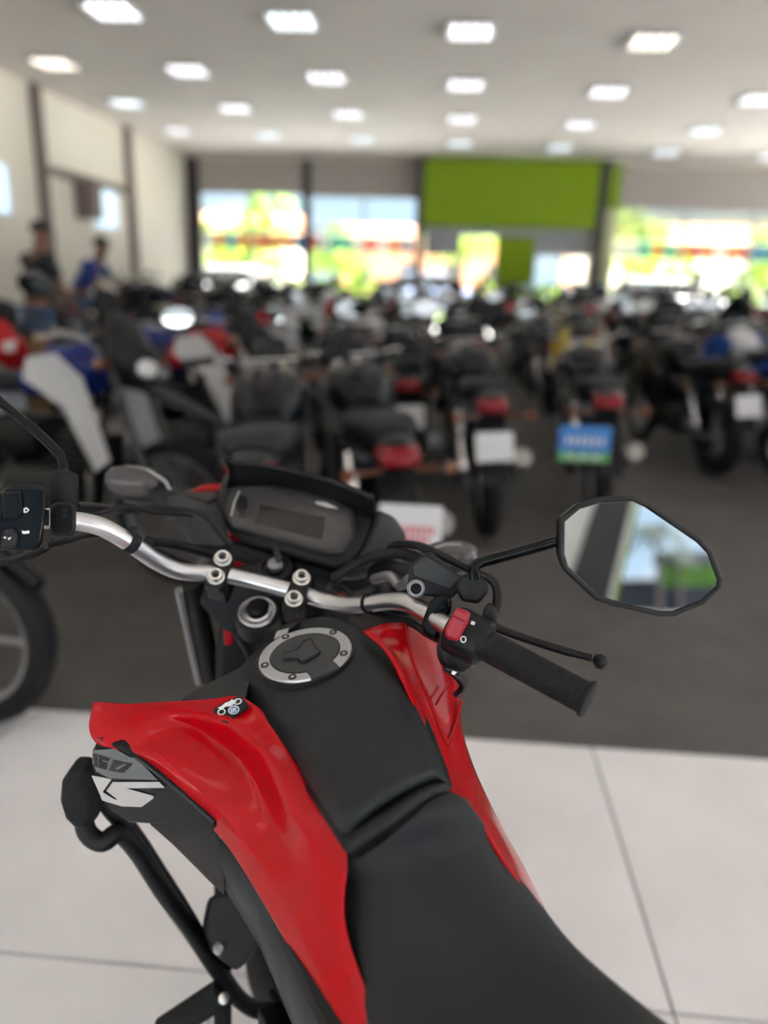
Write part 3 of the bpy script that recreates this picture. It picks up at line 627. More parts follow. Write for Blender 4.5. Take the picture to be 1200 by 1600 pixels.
# ------------------------------------------------------------------ room shell
CEIL = 4.05; XL, XR, YB, YR = -6.5, 12.0, 20.0, -4.0
def floor_mat():
    m = bpy.data.materials.new('worn_dark_floor'); m.use_nodes = True; t = m.node_tree; b = t.nodes['Principled BSDF']
    co = t.nodes.new('ShaderNodeTexCoord'); n1 = t.nodes.new('ShaderNodeTexNoise'); n1.inputs['Scale'].default_value = 2.2; n1.inputs['Detail'].default_value = 6; n1.inputs['Roughness'].default_value = .7
    r = t.nodes.new('ShaderNodeValToRGB'); r.color_ramp.elements[0].position = .35; r.color_ramp.elements[1].position = .7
    r.color_ramp.elements[0].color = (.078,.072,.068,1); r.color_ramp.elements[1].color = (.125,.116,.109,1)
    t.links.new(co.outputs['Object'], n1.inputs['Vector']); t.links.new(n1.outputs[0], r.inputs[0]); t.links.new(r.outputs[0], b.inputs['Base Color'])
    b.inputs['Roughness'].default_value = .75
    n2 = t.nodes.new('ShaderNodeTexNoise'); n2.inputs['Scale'].default_value = 120; bp = t.nodes.new('ShaderNodeBump'); bp.inputs['Strength'].default_value = .3; bp.inputs['Distance'].default_value = .002
    t.links.new(co.outputs['Object'], n2.inputs['Vector']); t.links.new(n2.outputs[0], bp.inputs['Height']); t.links.new(bp.outputs[0], b.inputs['Normal'])
    return m
M['floor'] = floor_mat()
M['tile'] = mat('white_floor_tile', (.80,.785,.80), .22, var=.06, vscale=3.0)
M['grout'] = mat('grey_grout', (.30,.30,.30), .8)
M['wall'] = mat('cream_wall', (.80,.74,.64), .8, var=.02, vscale=1)
M['ceil'] = mat('ceiling_paint', (.74,.68,.64), .85, var=.03, vscale=1.5)
M['mullion'] = mat('dark_mullion', (.030,.026,.028), .5)
M['shade'] = mat('roller_shade', (.42,.38,.35), .8)
M['green'] = mat('lime_panel', (.22,.34,.002), .45, ior=1.3)
M['greybar'] = mat('grey_panel', (.36,.38,.40), .5)
M['brownpost'] = mat('brown_post', (.16,.12,.11), .6)
M['paving'] = mat('sunlit_paving', (.68,.67,.65), .9, var=.1, vscale=.6)
M['lawn'] = mat('lawn_green', (.12,.25,.03), .9, var=.25, vscale=2)
M['leafy'] = mat('foliage_green', (.28,.42,.04), .8, var=.3, vscale=5)
M['leafd'] = mat('foliage_dark', (.012,.022,.008), .8, var=.3, vscale=5)
M['trunk'] = mat('trunk_brown', (.16,.12,.09), .9)
def glassmat():
    m = bpy.data.materials.new('window_glass'); m.use_nodes = True; t = m.node_tree; t.nodes.clear()
    o = t.nodes.new('ShaderNodeOutputMaterial'); mx_ = t.nodes.new('ShaderNodeMixShader'); tr = t.nodes.new('ShaderNodeBsdfTransparent'); gl = t.nodes.new('ShaderNodeBsdfGlossy')
    tr.inputs[0].default_value = (.93,.95,.94,1); gl.inputs['Roughness'].default_value = .02; fr = t.nodes.new('ShaderNodeFresnel'); fr.inputs[0].default_value = 1.25
    t.links.new(fr.outputs[0], mx_.inputs[0]); t.links.new(tr.outputs[0], mx_.inputs[1]); t.links.new(gl.outputs[0], mx_.inputs[2]); t.links.new(mx_.outputs[0], o.inputs[0])
    return m
M['glass'] = glassmat()
def bx(x0, x1, y0, y1, z0, z1, name, m, parent=None, kind=None, bevel=0):
    o = MB().box(((x0+x1)/2, (y0+y1)/2, (z0+z1)/2), (abs(x1-x0), abs(y1-y0), abs(z1-z0))).build(name, m, parent, bevel=bevel)
    if kind: o['kind'] = kind
    return o
S = 'structure'
floor = bx(XL, XR, 2.172, YB, -.2, 0, 'floor', M['floor'], kind=S); floor['label'] = 'worn dark grey showroom floor'
ft = bx(XL, XR, YR, 2.165, -.2, -.006, 'floor', M['grout'], kind=S); ft['label'] = 'white tiled floor with grey joints'
TW = .93; tile_me = None
gx = [.535 + TW*k for k in range(-7, 12)]; gy = [2.165 - TW*k for k in range(0, 7)]
for i in range(len(gx)-1):
    for j in range(len(gy)):
        if gx[i] < -3.0 or gx[i] > 4.6: continue
        c = ((gx[i]+gx[i+1])/2, gy[j]-TW/2, -.006)
        if tile_me is None:
            tile_me = MB().box((0,0,0), (TW-.007, TW-.007, .012)).mesh('floor_tile', M['tile'])
        t_ = bpy.data.objects.new('floor_tile', tile_me); C.objects.link(t_); t_.parent = ft; t_.location = c
        t_.rotation_euler = (random.uniform(-.0006,.0006), random.uniform(-.0006,.0006), 0)
bx(gx[0]-0+0, gx[4]-.004, YR, 2.165, -.006, -.0005, 'outer_tiling', M['tile'], ft)
bx(gx[12]+TW*0+.9, XR, YR, 2.165, -.006, -.0005, 'outer_tiling', M['tile'], ft) if gx[12]+.9 < XR else None
bx(XL-.2, XR+.2, YR-1.5, YB+.6, CEIL, CEIL+.3, 'ceiling', M['ceil'], kind=S)
wl = bx(XL-.2, XL, YR, YB+.3, -.2, CEIL, 'wall_left', M['wall'], kind=S)
wr = bx(XR, XR+.2, YR, YB+.3, -.2, .35, 'wall_right_unseen', M['wall'], kind=S)  # out of view; kept low so daylight from the side reaches the ceiling
for k in range(9): bx(XR+.04, XR+.16, YR+.06+k*3.0-.06, YR+.06+k*3.0+.06, .35, CEIL, 'wall_post', M['mullion'], wr)
for k in range(8): bx(XR+.09, XR+.096, YR+.12+k*3.0, YR+3.0+k*3.0, .35, CEIL, 'window_pane', M['glass'], wr)  # unseen glazing, added to let bounced daylight in
bx(XL, XL+.02, YR, YB, 0, .12, 'baseboard_left', M['greybar'], kind=S)
# left wall fittings
for y in (12.7, 16.3): bx(XL, XL+.12, y-.09, y+.09, 0, CEIL, 'wall_post', M['brownpost'], wl)
bx(XL, XL+.10, 12.7, 16.3, 2.80, 2.92, 'wall_rail', M['brownpost'], wl)
tag(bx(XL+.005, XL+.34, 13.85, 14.25, 2.20, 2.80, 'speaker', M['brownpost'], bevel=.01), 'dark box speaker hanging under the rail on the left wall', 'speaker')
M['board'] = mat('pale_blue_board', (.55,.75,.92), .4, emit=.45)  # pale blue brightness of the flat boards is put in as emission
def poster(y0, y1, lab):
    t_ = empty('wall_board', (XL+.03, (y0+y1)/2, 2.4), lab, 'board')
    bx(XL+.002, XL+.05, y0-.03, y1+.03, 2.08, 2.80, 'board_frame', M['white'], t_)
    bx(XL+.05, XL+.056, y0, y1, 2.11, 2.77, 'board_face', M['board'], t_)
poster(14.5, 15.5, 'pale blue lit screen on the left wall beside the dark box speaker')
poster(10.4, 11.65, 'pale blue lit screen on the left wall at the left edge of the picture')

# back wall
bw = bx(XL, XR, YB, YB+.25, 4.0, CEIL, 'wall_back', M['wall'], kind=S)
bx(XL, -6.42, YB-.02, YB+.25, 0, 4.0, 'wall_return', M['wall'], bw)
def mull(x, wd, z1=4.0, z0=0, name='mullion', par=None, m=None, y0=None): return bx(x-wd/2, x+wd/2, (YB-.08) if y0 is None else y0, YB+.14, z0, z1, name, m or M['mullion'], par)
def window(n, x0, x1, ztop, zshade, transoms, shadem, wd):
    w_ = bx(x0, x1, YB+.02, YB+.09, ztop-.08, ztop, 'window_%d' % n, M['mullion'], kind=S)
    sh_ = bx(x0, x1, YB-.03, YB+.02, zshade, ztop, 'roller_blind', shadem, w_)
    bx(x0, x1, YB-.04, YB+.03, zshade-.03, zshade, 'blind_bar', M['greybar'], sh_)
    for z in transoms: bx(x0, x1, YB, YB+.10, z-.03, z+.03, 'transom', M['greybar'], w_)
    k = max(1, round((x1-x0)/wd)); zs = [0.05]+sorted(transoms)+[zshade+.02]
    for i in range(k):
        a, b = x0+(x1-x0)*i/k, x0+(x1-x0)*(i+1)/k
        if i: bx(a-.025, a+.025, YB, YB+.09, 0, zshade, 'glazing_bar', M['greybar'], w_)
        for j in range(len(zs)-1): bx(a+.02, b-.02, YB+.045, YB+.051, zs[j], zs[j+1]-.02, 'window_pane', M['glass'], w_)
    return w_
w1 = window(1, -6.25, -3.6, 4.0, 3.24, (2.42,), M['shade'], 1.3); mull(-6.33, .34, par=w1)
mull(-3.50, .20, par=w1)
w2 = window(2, -3.40, -.8, 4.0, 3.20, (2.42,), M['shade'], 1.3)
# green entrance box
ent = bx(-.72, 3.42, YB-.45, YB+.2, 2.55, 4.04, 'wall_entrance', M['green'], kind=S)
mull(-.72, .18, 4.04, par=ent, y0=YB-.47)
MB().prism([Vector((3.36,YB-.47,0)), Vector((3.58,YB-.47,0)), Vector((3.66,YB-.47,4.04)), Vector((3.44,YB-.47,4.04))], (0,.6,0)).build('mullion', M['mullion'], ent)
bx(-.63, 3.4, YB-.30, YB+.1, 2.36, 2.55, 'door_header', M['greybar'], ent)
d1 = bx(-.58, -.54, YB-.2, YB-.12, 0, 2.36, 'door_1', M['greybar'], kind=S); bx(-.5, .24, YB-.16, YB-.152, .05, 2.3, 'door_pane', M['glass'], d1); bx(.24, .30, YB-.2, YB-.12, 0, 2.36, 'door_stile', M['greybar'], d1); bx(-.54,.24,YB-.2,YB-.12,1.9,2.36,'door_top_panel',M['greybar'],d1)
d2 = bx(1.15, 2.08, YB-.24, YB-.16, 0, 2.36, 'door_2', M['green'], kind=S); bx(1.20, 1.24, YB-.30, YB-.24, .9, 1.5, 'door_handle', M['greybar'], d2)
d3 = bx(2.08, 2.14, YB-.2, YB-.12, 0, 2.36, 'door_3', M['greybar'], kind=S); bx(2.14, 3.36, YB-.16, YB-.152, .05, 1.95, 'door_pane', M['glass'], d3); bx(2.14, 3.38, YB-.2, YB-.12, 1.95, 2.36, 'door_top_panel', M['greybar'], d3); bx(2.72,2.78,YB-.2,YB-.12,0,1.95,'door_stile',M['greybar'],d3)
gp = bx(3.66, 3.98, YB-.1, YB+.2, 3.05, 4.0, 'trim_1', M['green'], kind=S)
bx(3.66, 3.98, YB-.1, YB+.2, 0, 3.05, 'trim_lower', mat('pale_green_trim', (.55,.60,.35), .6), gp)
w3 = window(3, 4.0, XR, 4.0, 3.08, (2.46,), M['shade'], 1.6)
M['slat'] = mat('yellow_slat', (.62,.56,.26), .6)
for k in range(9): bx(4.02, XR, YB+.16, YB+.20, 2.52+k*.06, 2.555+k*.06, 'shutter_slat', M['slat'], w3)

# rear facade (pier seen in the mirror, glazing unseen)
rw = bx(XL, XR, YR-.25, YR, 3.55, CEIL, 'wall_rear', M['wall'], kind=S)
M['whitewall'] = mat('white_wall', (.80,.79,.77), .8)
def lean(z): return 3.25 + (z-1.12)*.335
def leanl(z): return 2.935 + (z-1.30)*.43
def strip(f0, f1, y0, y1, name, m, par=None, kind=None):
    o = MB().prism([Vector((f0(-.2),y0,-.2)), Vector((f1(-.2),y0,-.2)), Vector((f1(3.55),y0,3.55)), Vector((f0(3.55),y0,3.55))], (0,y1-y0,0)).build(name, m, par)
    if kind: o['kind'] = kind
    return o
rp = strip(lambda z: 1.9, leanl, YR-.1, YR, 'wall_pier', M['whitewall'], rw)
strip(leanl, lean, YR-.14, YR+.02, 'pier_black_band', M['mullion'], rw)
strip(lean, lambda z: lean(z)+.045, YR-.14, YR+.03, 'pier_white_strip', M['whitewall'], rw)
strip(lambda z: lean(z)+.045, lambda z: lean(z)+.08, YR-.14, YR+.03, 'pier_green_strip', M['green'], rw)
w4 = bx(-6.4, 1.9, YR-.12, YR-.04, 0, .1, 'window_4', M['mullion'], kind=S)  # unseen glazed opening, added for daylight from behind
for x in (-6.4, -4.3, -2.2, -.1, 1.85): bx(x-.03, x+.03, YR-.12, YR-.04, 0, 3.55, 'glazing_bar', M['mullion'], w4)
for k in range(4): bx(-6.37+k*2.08, -4.33+k*2.08, YR-.09, YR-.084, .1, 3.5, 'window_pane', M['glass'], w4)

# ceiling lights
M['tube'] = mat('lamp_tube', (.97,.97,1.0), .5, emit=LIGHT_E)
M['tubew'] = mat('lamp_tube_warm', (1.0,.90,.76), .5, emit=LIGHT_E)
M['tubec'] = mat('lamp_tube_cool', (.85,.97,1.0), .5, emit=LIGHT_E)
M['reflector'] = mat('lamp_reflector', (.45,.45,.46), .4, .3)
lx = [-5.46, -3.7, -1.82, .13, 2.2, 4.45, 6.7, 8.9]; ly = [17.3, 14.75, 12.25, 9.75, 7.2, 4.7, 2.2, -.3, -2.8]
protoL = None
colname = ['against left wall','second from left wall','third from left wall','fourth from left wall','fifth from left wall','third from right wall','second from right wall','nearest right wall']
rowname = ['farthest row','second row from the back','third row from the back','nearest visible row','unseen row above the first motorcycles','unseen row over the aisle','unseen row over the foreground motorcycle','unseen row behind the camera','unseen row by the rear wall']
for j, y in enumerate(ly):
    for i, x in enumerate(lx):
        if j > 3 and (x > 5 or x < -4.5): continue  # these later rows are unseen lamps, extended to light the foreground
        r_ = empty('ceiling_light', (x, y + .16*x, CEIL), 'square ceiling light, %s, %s' % (colname[i], rowname[j]), 'ceiling light', 'square ceiling lights')
        if protoL is None:
            f_ = MB()
            for sx, sy, lx_, ly_ in ((-.31,0,.02,.64),(.31,0,.02,.64),(0,-.31,.6,.02),(0,.31,.6,.02)): f_.box((sx,sy,-.02),(lx_,ly_,.05))
            me_f = f_.mesh('light_frame', M['reflector'])
            me_b = MB().box((0,0,-.001),(.6,.6,.006)).mesh('light_backing', M['reflector'])
            lt = MB()
            for k in range(4): lt.tube([(-.225+.15*k,-.28,-.025),(-.225+.15*k,.28,-.025)], .019, 8)
            me_t = lt.mesh('lamp_tubes', M['tube']); lv_ = MB()
            for k in range(5): lv_.box((0,-.2+.1*k,-.042),(.6,.004,.02))
            me_l = lv_.mesh('louvre', M['reflector']); protoL = (('light_frame',me_f),('light_backing',me_b),('lamp_tubes',me_t),('louvre',me_l))
        r_.scale = (.82, .82, 1)
        for nm, me in protoL:
            o = bpy.data.objects.new(nm, me); C.objects.link(o); o.parent = r_
            if nm == 'lamp_tubes':
                o.material_slots[0].link = 'OBJECT'; o.material_slots[0].material = M[random.choice(['tube','tube','tubew','tubec'])]

# ------------------------------------------------------------------ outside
tag(bx(-45, 45, YB+.25, 70, -.3, -.05, 'paving', M['paving']), kind=S)
tag(bx(-45, 45, -17, YR, -.3, -.05, 'paving', M['paving']), kind=S)
tag(bx(XR+.2, 45, YR, YB+.25, -.3, -.05, 'paving', M['paving']), kind=S)  # unseen ground added at the right to bounce sun onto the ceiling
tag(bx(-70, 90, -120, -17, -.3, -.07, 'street', mat('street_asphalt', (.05,.05,.052), .9, var=.2, vscale=1)), kind=S)
bun_m = [mat('bunting_teal', (.05,.45,.38), .7), mat('bunting_orange', (.75,.22,.04), .7), mat('bunting_white', (.8,.8,.78), .7), mat('bunting_red', (.6,.05,.06), .7), mat('bunting_blue', (.06,.25,.5), .7)]
for x0, x1, z0, lab in ((-7.5,-.5,2.33,'string of coloured flags outside the left windows'), (3.8,12.5,2.36,'string of coloured flags outside the right window')):
    b_ = empty('bunting', ((x0+x1)/2, YB+.45, z0), lab, 'bunting'); nfl = int((x1-x0)/.30)
    for xh in (x0, (x0+x1)/2, x1): MB().tube([(xh,YB+.45,z0),(xh,YB+.45,CEIL+.01)], .004, 5).build('hanger', M['white'], b_)
    MB().tube([(x0,YB+.45,z0),(x1,YB+.45,z0)], .006, 5).build('cord', M['white'], b_)
    for k in range(nfl):
        x = x0+.15+k*.30
        MB().prism([Vector((x-.14,YB+.45,z0)), Vector((x+.14,YB+.45,z0)), Vector((x+.14,YB+.45,z0-.34)), Vector((x,YB+.45,z0-.44)), Vector((x-.14,YB+.45,z0-.34))], (0,.006,0)).build('flag', random.choice(bun_m), b_)
def blobtree(name, c, r, h, m, lab, seed, cat='tree', trunk=True, n=9):
    rr_ = random.Random(seed); t_ = empty(name, (c[0], c[1], 0), lab, cat); b = MB()
    for k in range(n):
        q = Vector((c[0]+rr_.uniform(-r,r)*.7, c[1]+rr_.uniform(-r,r)*.7, h+rr_.uniform(-r,r)*.55)); rad = r*rr_.uniform(.35,.6)
        for j in range(70):
            d_ = Vector((rr_.gauss(0,1), rr_.gauss(0,1), rr_.gauss(0,1))).normalized(); p = q + d_*rad*rr_.uniform(.7,1.05)
            a_ = Vector((rr_.uniform(-1,1), rr_.uniform(-1,1), rr_.uniform(-1,1))).normalized()*rad*.28; e_ = d_.cross(a_)*.6
            b.add([p-a_, p+e_, p+a_, p-e_], [(0,1,2,3)])
    b.build('foliage', m, t_, fix=False)
    if trunk: MB().tube([Vector((c[0],c[1],-.1)), Vector((c[0]+.1,c[1],h*.6)), Vector((c[0],c[1],h))], [r*.10, r*.07, r*.04], 8).build('trunk', M['trunk'], t_)
for k, (x, y, r, h) in enumerate(((-13.5,33,2.2,3.6),(-9.3,36,2.0,3.0),(-4.2,31,1.3,2.2),(.5,36,1.6,3.4),(7.5,35,2.2,3.2),(13.5,33,1.7,2.6),(19,38,2.6,3.8))):
    blobtree('tree', (x, y), r, h, M['leafy'], 'yellow green sunlit tree outside the %s' % ['left window, furthest left','left window','second window','open glass door','right window, near the entrance','right window, middle','right window, at the right edge'][k], 40+k)
hd = empty('hedge', (-8,29,0), 'low light green hedge across the forecourt outside the windows', 'hedge')
hm = MB(); rr_ = random.Random(5)
for k in range(2600):
    p = Vector((rr_.uniform(-22,18), rr_.gauss(29,.35), rr_.uniform(-.05,1.15))); a_ = Vector((rr_.uniform(-1,1), rr_.uniform(-1,1), rr_.uniform(-1,1))).normalized()*.16; e_ = a_.cross(Vector((rr_.uniform(-1,1),1,.3))).normalized()*.12
    hm.add([p-a_, p+e_, p+a_, p-e_], [(0,1,2,3)])
hm.build('foliage', M['leafy'], hd, fix=False)
def house(x0, x1, y, h, m, lab, mroof):
    t_ = empty('building', ((x0+x1)/2, y, 0), lab, 'building')
    bx(x0, x1, y, y+6, -.1, h, 'wall', m, t_)
    MB().prism([Vector((x0-.3,y-.4,h)), Vector((x0-.3,y+6.4,h)), Vector((x0-.3,y+3,h+1.2))], (x1-x0+.6,0,0)).build('roof', mroof, t_)
    k = int((x1-x0)/2.5)
    for i in range(k):
        xx = x0+1.2+i*2.5; f_ = bx(xx-.5, xx+.5, y-.05, y+.02, .9, 2.1, 'window', M['greybar'], t_); bx(xx-.44, xx+.44, y-.06, y-.04, .96, 2.04, 'pane', M['lens'], f_)
M['terra'] = mat('terracotta', (.62,.30,.17), .8); M['cream2'] = mat('cream_render', (.82,.74,.60), .8)
house(-20, -8.5, 42, 3.2, M['cream2'], 'cream building with a terracotta roof beyond the left window', M['terra'])
house(-6, 4, 46, 3.0, M['terra'], 'terracotta building beyond the second window', M['terra'])
house(7, 24, 44, 3.4, M['cream2'], 'long cream building beyond the right window', M['terra'])
def car(x, y, col, lab, rz=0):
    t_ = empty('car', (x, y, 0), lab, 'car', 'parked cars outside the windows', rz)
    def X(l): return [Matrix.Rotation(rz,3,'Z') @ Vector(p) + Vector((x,y,0)) for p in l]
    body = [(-2.1,.35),(-2.1,.8),(-1.9,.95),(-1.2,1.0),(1.2,1.0),(2.0,.85),(2.1,.6),(2.1,.35)]
    MB().prism(X([(a,-.85,z) for a,z in body]), (Matrix.Rotation(rz,3,'Z') @ Vector((0,1.7,0)))).build('body', col, t_, bevel=.08)
    cab = [(-1.6,.98),(-1.15,1.45),(.35,1.47),(1.15,.98)]
    MB().prism(X([(a,-.76,z) for a,z in cab]), (Matrix.Rotation(rz,3,'Z') @ Vector((0,1.52,0)))).build('cabin_glass', M['lens'], t_, bevel=.05)
    MB().prism(X([(a,-.74,z) for a,z in [(-1.15,1.44),(-1.05,1.50),(.25,1.52),(.38,1.45)]]), (Matrix.Rotation(rz,3,'Z') @ Vector((0,1.48,0)))).build('roof', col, t_, bevel=.02)
    for a in (-1.35, 1.35):
        for b in (-.78, .78):
            p = X([(a,b,.32)])[0]; MB().lathe([(.18,-.1),(.31,-.1),(.32,-.08),(.32,.08),(.31,.1),(.18,.1)], p, Matrix.Rotation(rz,3,'Z') @ Vector((0,1,0)), 20).build('wheel', M['rubber'], t_)
M['carw'] = mat('car_white', (.8,.8,.8), .3, coat=.5); M['carb'] = mat('car_bluegrey', (.35,.42,.62), .3, coat=.5)
car(-6.6, 25.2, M['carw'], 'white parked car outside the left window'); car(-.4, 26, M['carb'], 'blue grey parked car outside the second window', .1)
car(6.9, 25.5, M['carw'], 'white parked car outside the right window near the entrance'); car(12.3, 26, M['carw'], 'white parked car outside the right window at the right', .05)

# behind the camera: lawn, palm, low building (seen in the mirror)
def palm(x, y, h, lab, seed):
    rr_ = random.Random(seed); t_ = empty('palm_tree', (x, y, 0), lab, 'palm tree')
    MB().tube([Vector((x,y,-.1)), Vector((x+.1,y,h*.5)), Vector((x+.0,y,h))], [h*.035,h*.026,h*.020], 10).build('trunk', M['trunk'], t_)
    top = Vector((x,y,h))
    for k in range(18):
        an = 2*PI*k/18+rr_.uniform(-.1,.1); d_ = Vector((math.cos(an), math.sin(an), 0)); Lf = h*rr_.uniform(.32,.40); up_ = rr_.uniform(.0,.7); b = MB()
        sp_ = [top + d_*Lf*s + UP*(up_*Lf*s - 1.0*Lf*s*s) for s in [q/8 for q in range(9)]]
        for q in range(8):
            a_, c_ = sp_[q], sp_[q+1]; sd = UP.cross(d_)
            for sg in (-1, 1):
                for f_ in (0, .5):
                    p0 = a_.lerp(c_, f_); p1 = a_.lerp(c_, f_+.42); tip = p0 + sd*sg*Lf*.20*(1-.06*q) - UP*Lf*.16 + d_*Lf*.08
                    b.add([p0, p1, tip], [(0,1,2)])
        b.tube(sp_, Lf*.008, 4); b.build('frond', M['leafd'], t_, fix=False)
# palms and low buildings behind the camera
palm(32.3, -43.2, 5.9, 'tall palm tree seen in the right mirror', 3)
palm(37.6, -48.0, 4.6, 'shorter palm tree seen in the right mirror beside the tall one', 8)
M['dkwall'] = mat('dark_wall', (.05,.05,.055), .7)
gb = empty('building', (48,-52,0), 'low building with a green front and dark roof across the lawn behind the camera', 'building')
bx(39, 66, -52, -50, -.05, 2.0, 'wall', M['dkwall'], gb); bx(39, 66, -51.9, -49.9, 2.0, 3.7, 'green_front', M['lawn'], gb); bx(38.8, 66.2, -52.5, -49.5, 3.7, 4.7, 'roof', M['dkwall'], gb)
gb = empty('building', (20,-56,0), 'dark low building seen in the right mirror behind the palm trees', 'building')
bx(20, 46, -62, -58, -.05, 2.7, 'wall', M['dkwall'], gb); bx(19.5, 46.5, -62.5, -57.5, 2.7, 2.9, 'roof', M['greybar'], gb)
# ------------------------------------------------------------------ parked motorcycles
def secs(spec, n=14):
    # spec: list of (y, zc, halfwidth, halfheight, exponent)
    out_ = []
    for y, zc, hw_, hh, ex in spec:
        out_.append([Vector((hw_*math.copysign(abs(math.cos(a))**(2/ex), math.cos(a)), y, zc + hh*math.copysign(abs(math.sin(a))**(2/ex), math.sin(a)))) for a in [2*PI*k/n for k in range(n)]])
    return out_
def mk_tire(y, R_, wd): return MB().lathe([(R_-wd*.42+wd*.42*math.cos(a), wd*.5*math.sin(a)) for a in [2*PI*k/8 for k in range(8)]], (0,y,R_), (1,0,0), 26, close=True)
def mk_rim(y, R_, wd, spk=5):
    b = MB(); ri = R_-wd*.80
    b.lathe([(ri-.012,-.02),(ri+.004,-.025),(ri+.004,.025),(ri-.012,.02)], (0,y,R_), (1,0,0), 22, close=True)
    b.lathe([(.035,-.05),(.04,-.03),(.04,.03),(.035,.05)], (0,y,R_), (1,0,0), 10)
    for k in range(spk):
        an = 2*PI*k/spk; b.tube([(0,y+.03*math.cos(an),R_+.03*math.sin(an)), (0,y+ri*math.cos(an),R_+ri*math.sin(an))], .012 if spk < 9 else .003, 4)
    return b
def kind_parts(kind):
    P = []
    def add(n, b, m, par=None): P.append((n, b, m, par)); return n
    sc_ = kind == 'scooter'; tr = kind == 'trail'; sp = kind == 'sport'
    R1_, R2_ = (.25,.25) if sc_ else ((.34,.31) if tr else (.30,.30)); w1_, w2_ = (.10,.11) if not tr else (.085,.11)
    yf, yr = (.62,-.60) if sc_ else (.70,-.66)
    add('tire', mk_tire(yf, R1_, w1_), 'rubber'); add('rim', mk_rim(yf, R1_, w1_, 24 if tr else 5), 'alu_grey', 0)
    add('tire', mk_tire(yr, R2_, w2_ if not sp else .15), 'rubber'); add('rim', mk_rim(yr, R2_, w2_, 24 if tr else 5), 'alu_grey', 2)
    hz = 1.02 if not tr else 1.10; hy = .36 if not sc_ else .30
    for s_ in (-1, 1):
        b = MB().tube([(s_*.10,hy+.04,hz-.06),(s_*.10,yf-.14,R1_+.30)], .017, 7); b.tube([(s_*.10,yf-.15,R1_+.32),(s_*.10,yf,R1_)], .026, 7); add('fork_leg', b, 'forkm')
    # handlebar and mirrors
    w_ = .36 if not sp else .31
    hb_ = MB().tube([(-w_,hy-.18,hz+.02),(-w_+.14,hy-.13,hz+.03),(-.14,hy-.02,hz+.0),(.14,hy-.02,hz+.0),(w_-.14,hy-.13,hz+.03),(w_,hy-.18,hz+.02)], .012, 6); add('handlebar', hb_, 'barm')
    for s_ in (-1, 1):
        add('grip', MB().tube([(s_*(w_-.12),hy-.14,hz+.027),(s_*(w_+.01),hy-.185,hz+.02)], .018, 7), 'rubber')
        b = MB().tube([(s_*(w_-.14),hy-.10,hz+.03),(s_*(w_-.10),hy-.06,hz+.12),(s_*(w_+.02),hy-.04,hz+.20)], .006, 5)
        b.loft([[Vector((s_*(w_+.03)+a_*.085*k_, hy-.05+dy, hz+.22+c_*.05*k_)) for a_, c_ in [(math.cos(t), math.sin(t)) for t in [2*PI*q/10 for q in range(10)]]] for k_, dy in ((.95,-.02),(1,-.01),(.7,.035))])
        add('mirror', b, 'gloss_black'); mi = len(P)-1
        add('mirror_glass', MB().prism([Vector((s_*(w_+.03)+math.cos(t)*.072, hy-.074, hz+.22+math.sin(t)*.042)) for t in [2*PI*q/10 for q in range(10)]], (0,.004,0)), 'mirror', mi)
        add('brake_lever' if s_ > 0 else 'clutch_lever', MB().tube([(s_*(w_-.16),hy-.08,hz+.02),(s_*w_,hy-.11,hz+.015)], .006, 5), 'alu_grey')
    if sc_:
        add('front_apron', MB().loft(secs([(.24,.60,.20,.30,3),(.34,.66,.21,.32,3),(.44,.70,.17,.24,2.5),(.52,.66,.08,.12,2)])), 'BODY')
        add('headlight', MB().loft(secs([(.30,hz-.03,.13,.09,2.5),(.38,hz-.03,.12,.08,2.5),(.44,hz-.04,.07,.05,2)])), 'BODY'); i = len(P)-1
        add('headlight_lens', MB().loft(secs([(.40,hz-.05,.10,.055,2.2),(.455,hz-.055,.06,.03,2)])), 'clear', i)
        add('footboard', MB().loft(secs([(.30,.36,.20,.07,4),(-.12,.34,.20,.07,4)])), 'BODY')
        add('rear_body', MB().loft(secs([(-.06,.50,.15,.18,3),(-.25,.56,.19,.20,3),(-.55,.64,.19,.15,2.5),(-.85,.74,.12,.08,2),(-.93,.76,.06,.04,2)])), 'BODY')
        add('seat', MB().loft(secs([(-.02,.76,.10,.04,3),(-.2,.79,.15,.05,3),(-.45,.80,.15,.05,3),(-.5,.83,.15,.05,3),(-.80,.86,.10,.04,2)])), 'seat')
        add('front_fender', MB().loft(secs([(yf-.24,.36,.07,.10,2),(yf-.05,.50,.08,.05,2),(yf+.15,.47,.07,.05,2),(yf+.27,.36,.04,.03,2)])), 'BODY')
        add('engine', MB().loft(secs([(-.20,.30,.12,.09,3),(-.45,.28,.15,.11,3),(-.62,.27,.14,.08,3)])), 'frame')
        add('exhaust', MB().tube([(.12,-.2,.22),(.17,-.45,.27),(.18,-.88,.36)], [.03,.055,.055], 8), 'exh')
        ty, tz = -.95, .74
    else:
        tz0 = .86 if not tr else .93
        if not tr and not sp:
            add('fuel_tank', MB().loft(secs([(.30,tz0-.03,.09,.07,2.3),(.22,tz0+.02,.15,.12,2.5),(.05,tz0+.03,.165,.13,2.5),(-.10,tz0-.01,.12,.10,2.5),(-.16,tz0-.04,.08,.07,2.3)], 16)), 'BODY')
            for s_ in (-1,1): add('tank_shroud', MB().prism([Vector((s_*.15,.34,.92)),Vector((s_*.19,.38,.78)),Vector((s_*.19,.22,.60)),Vector((s_*.17,.08,.72)),Vector((s_*.15,.12,.90))], (s_*.02,0,0)), 'BODY')
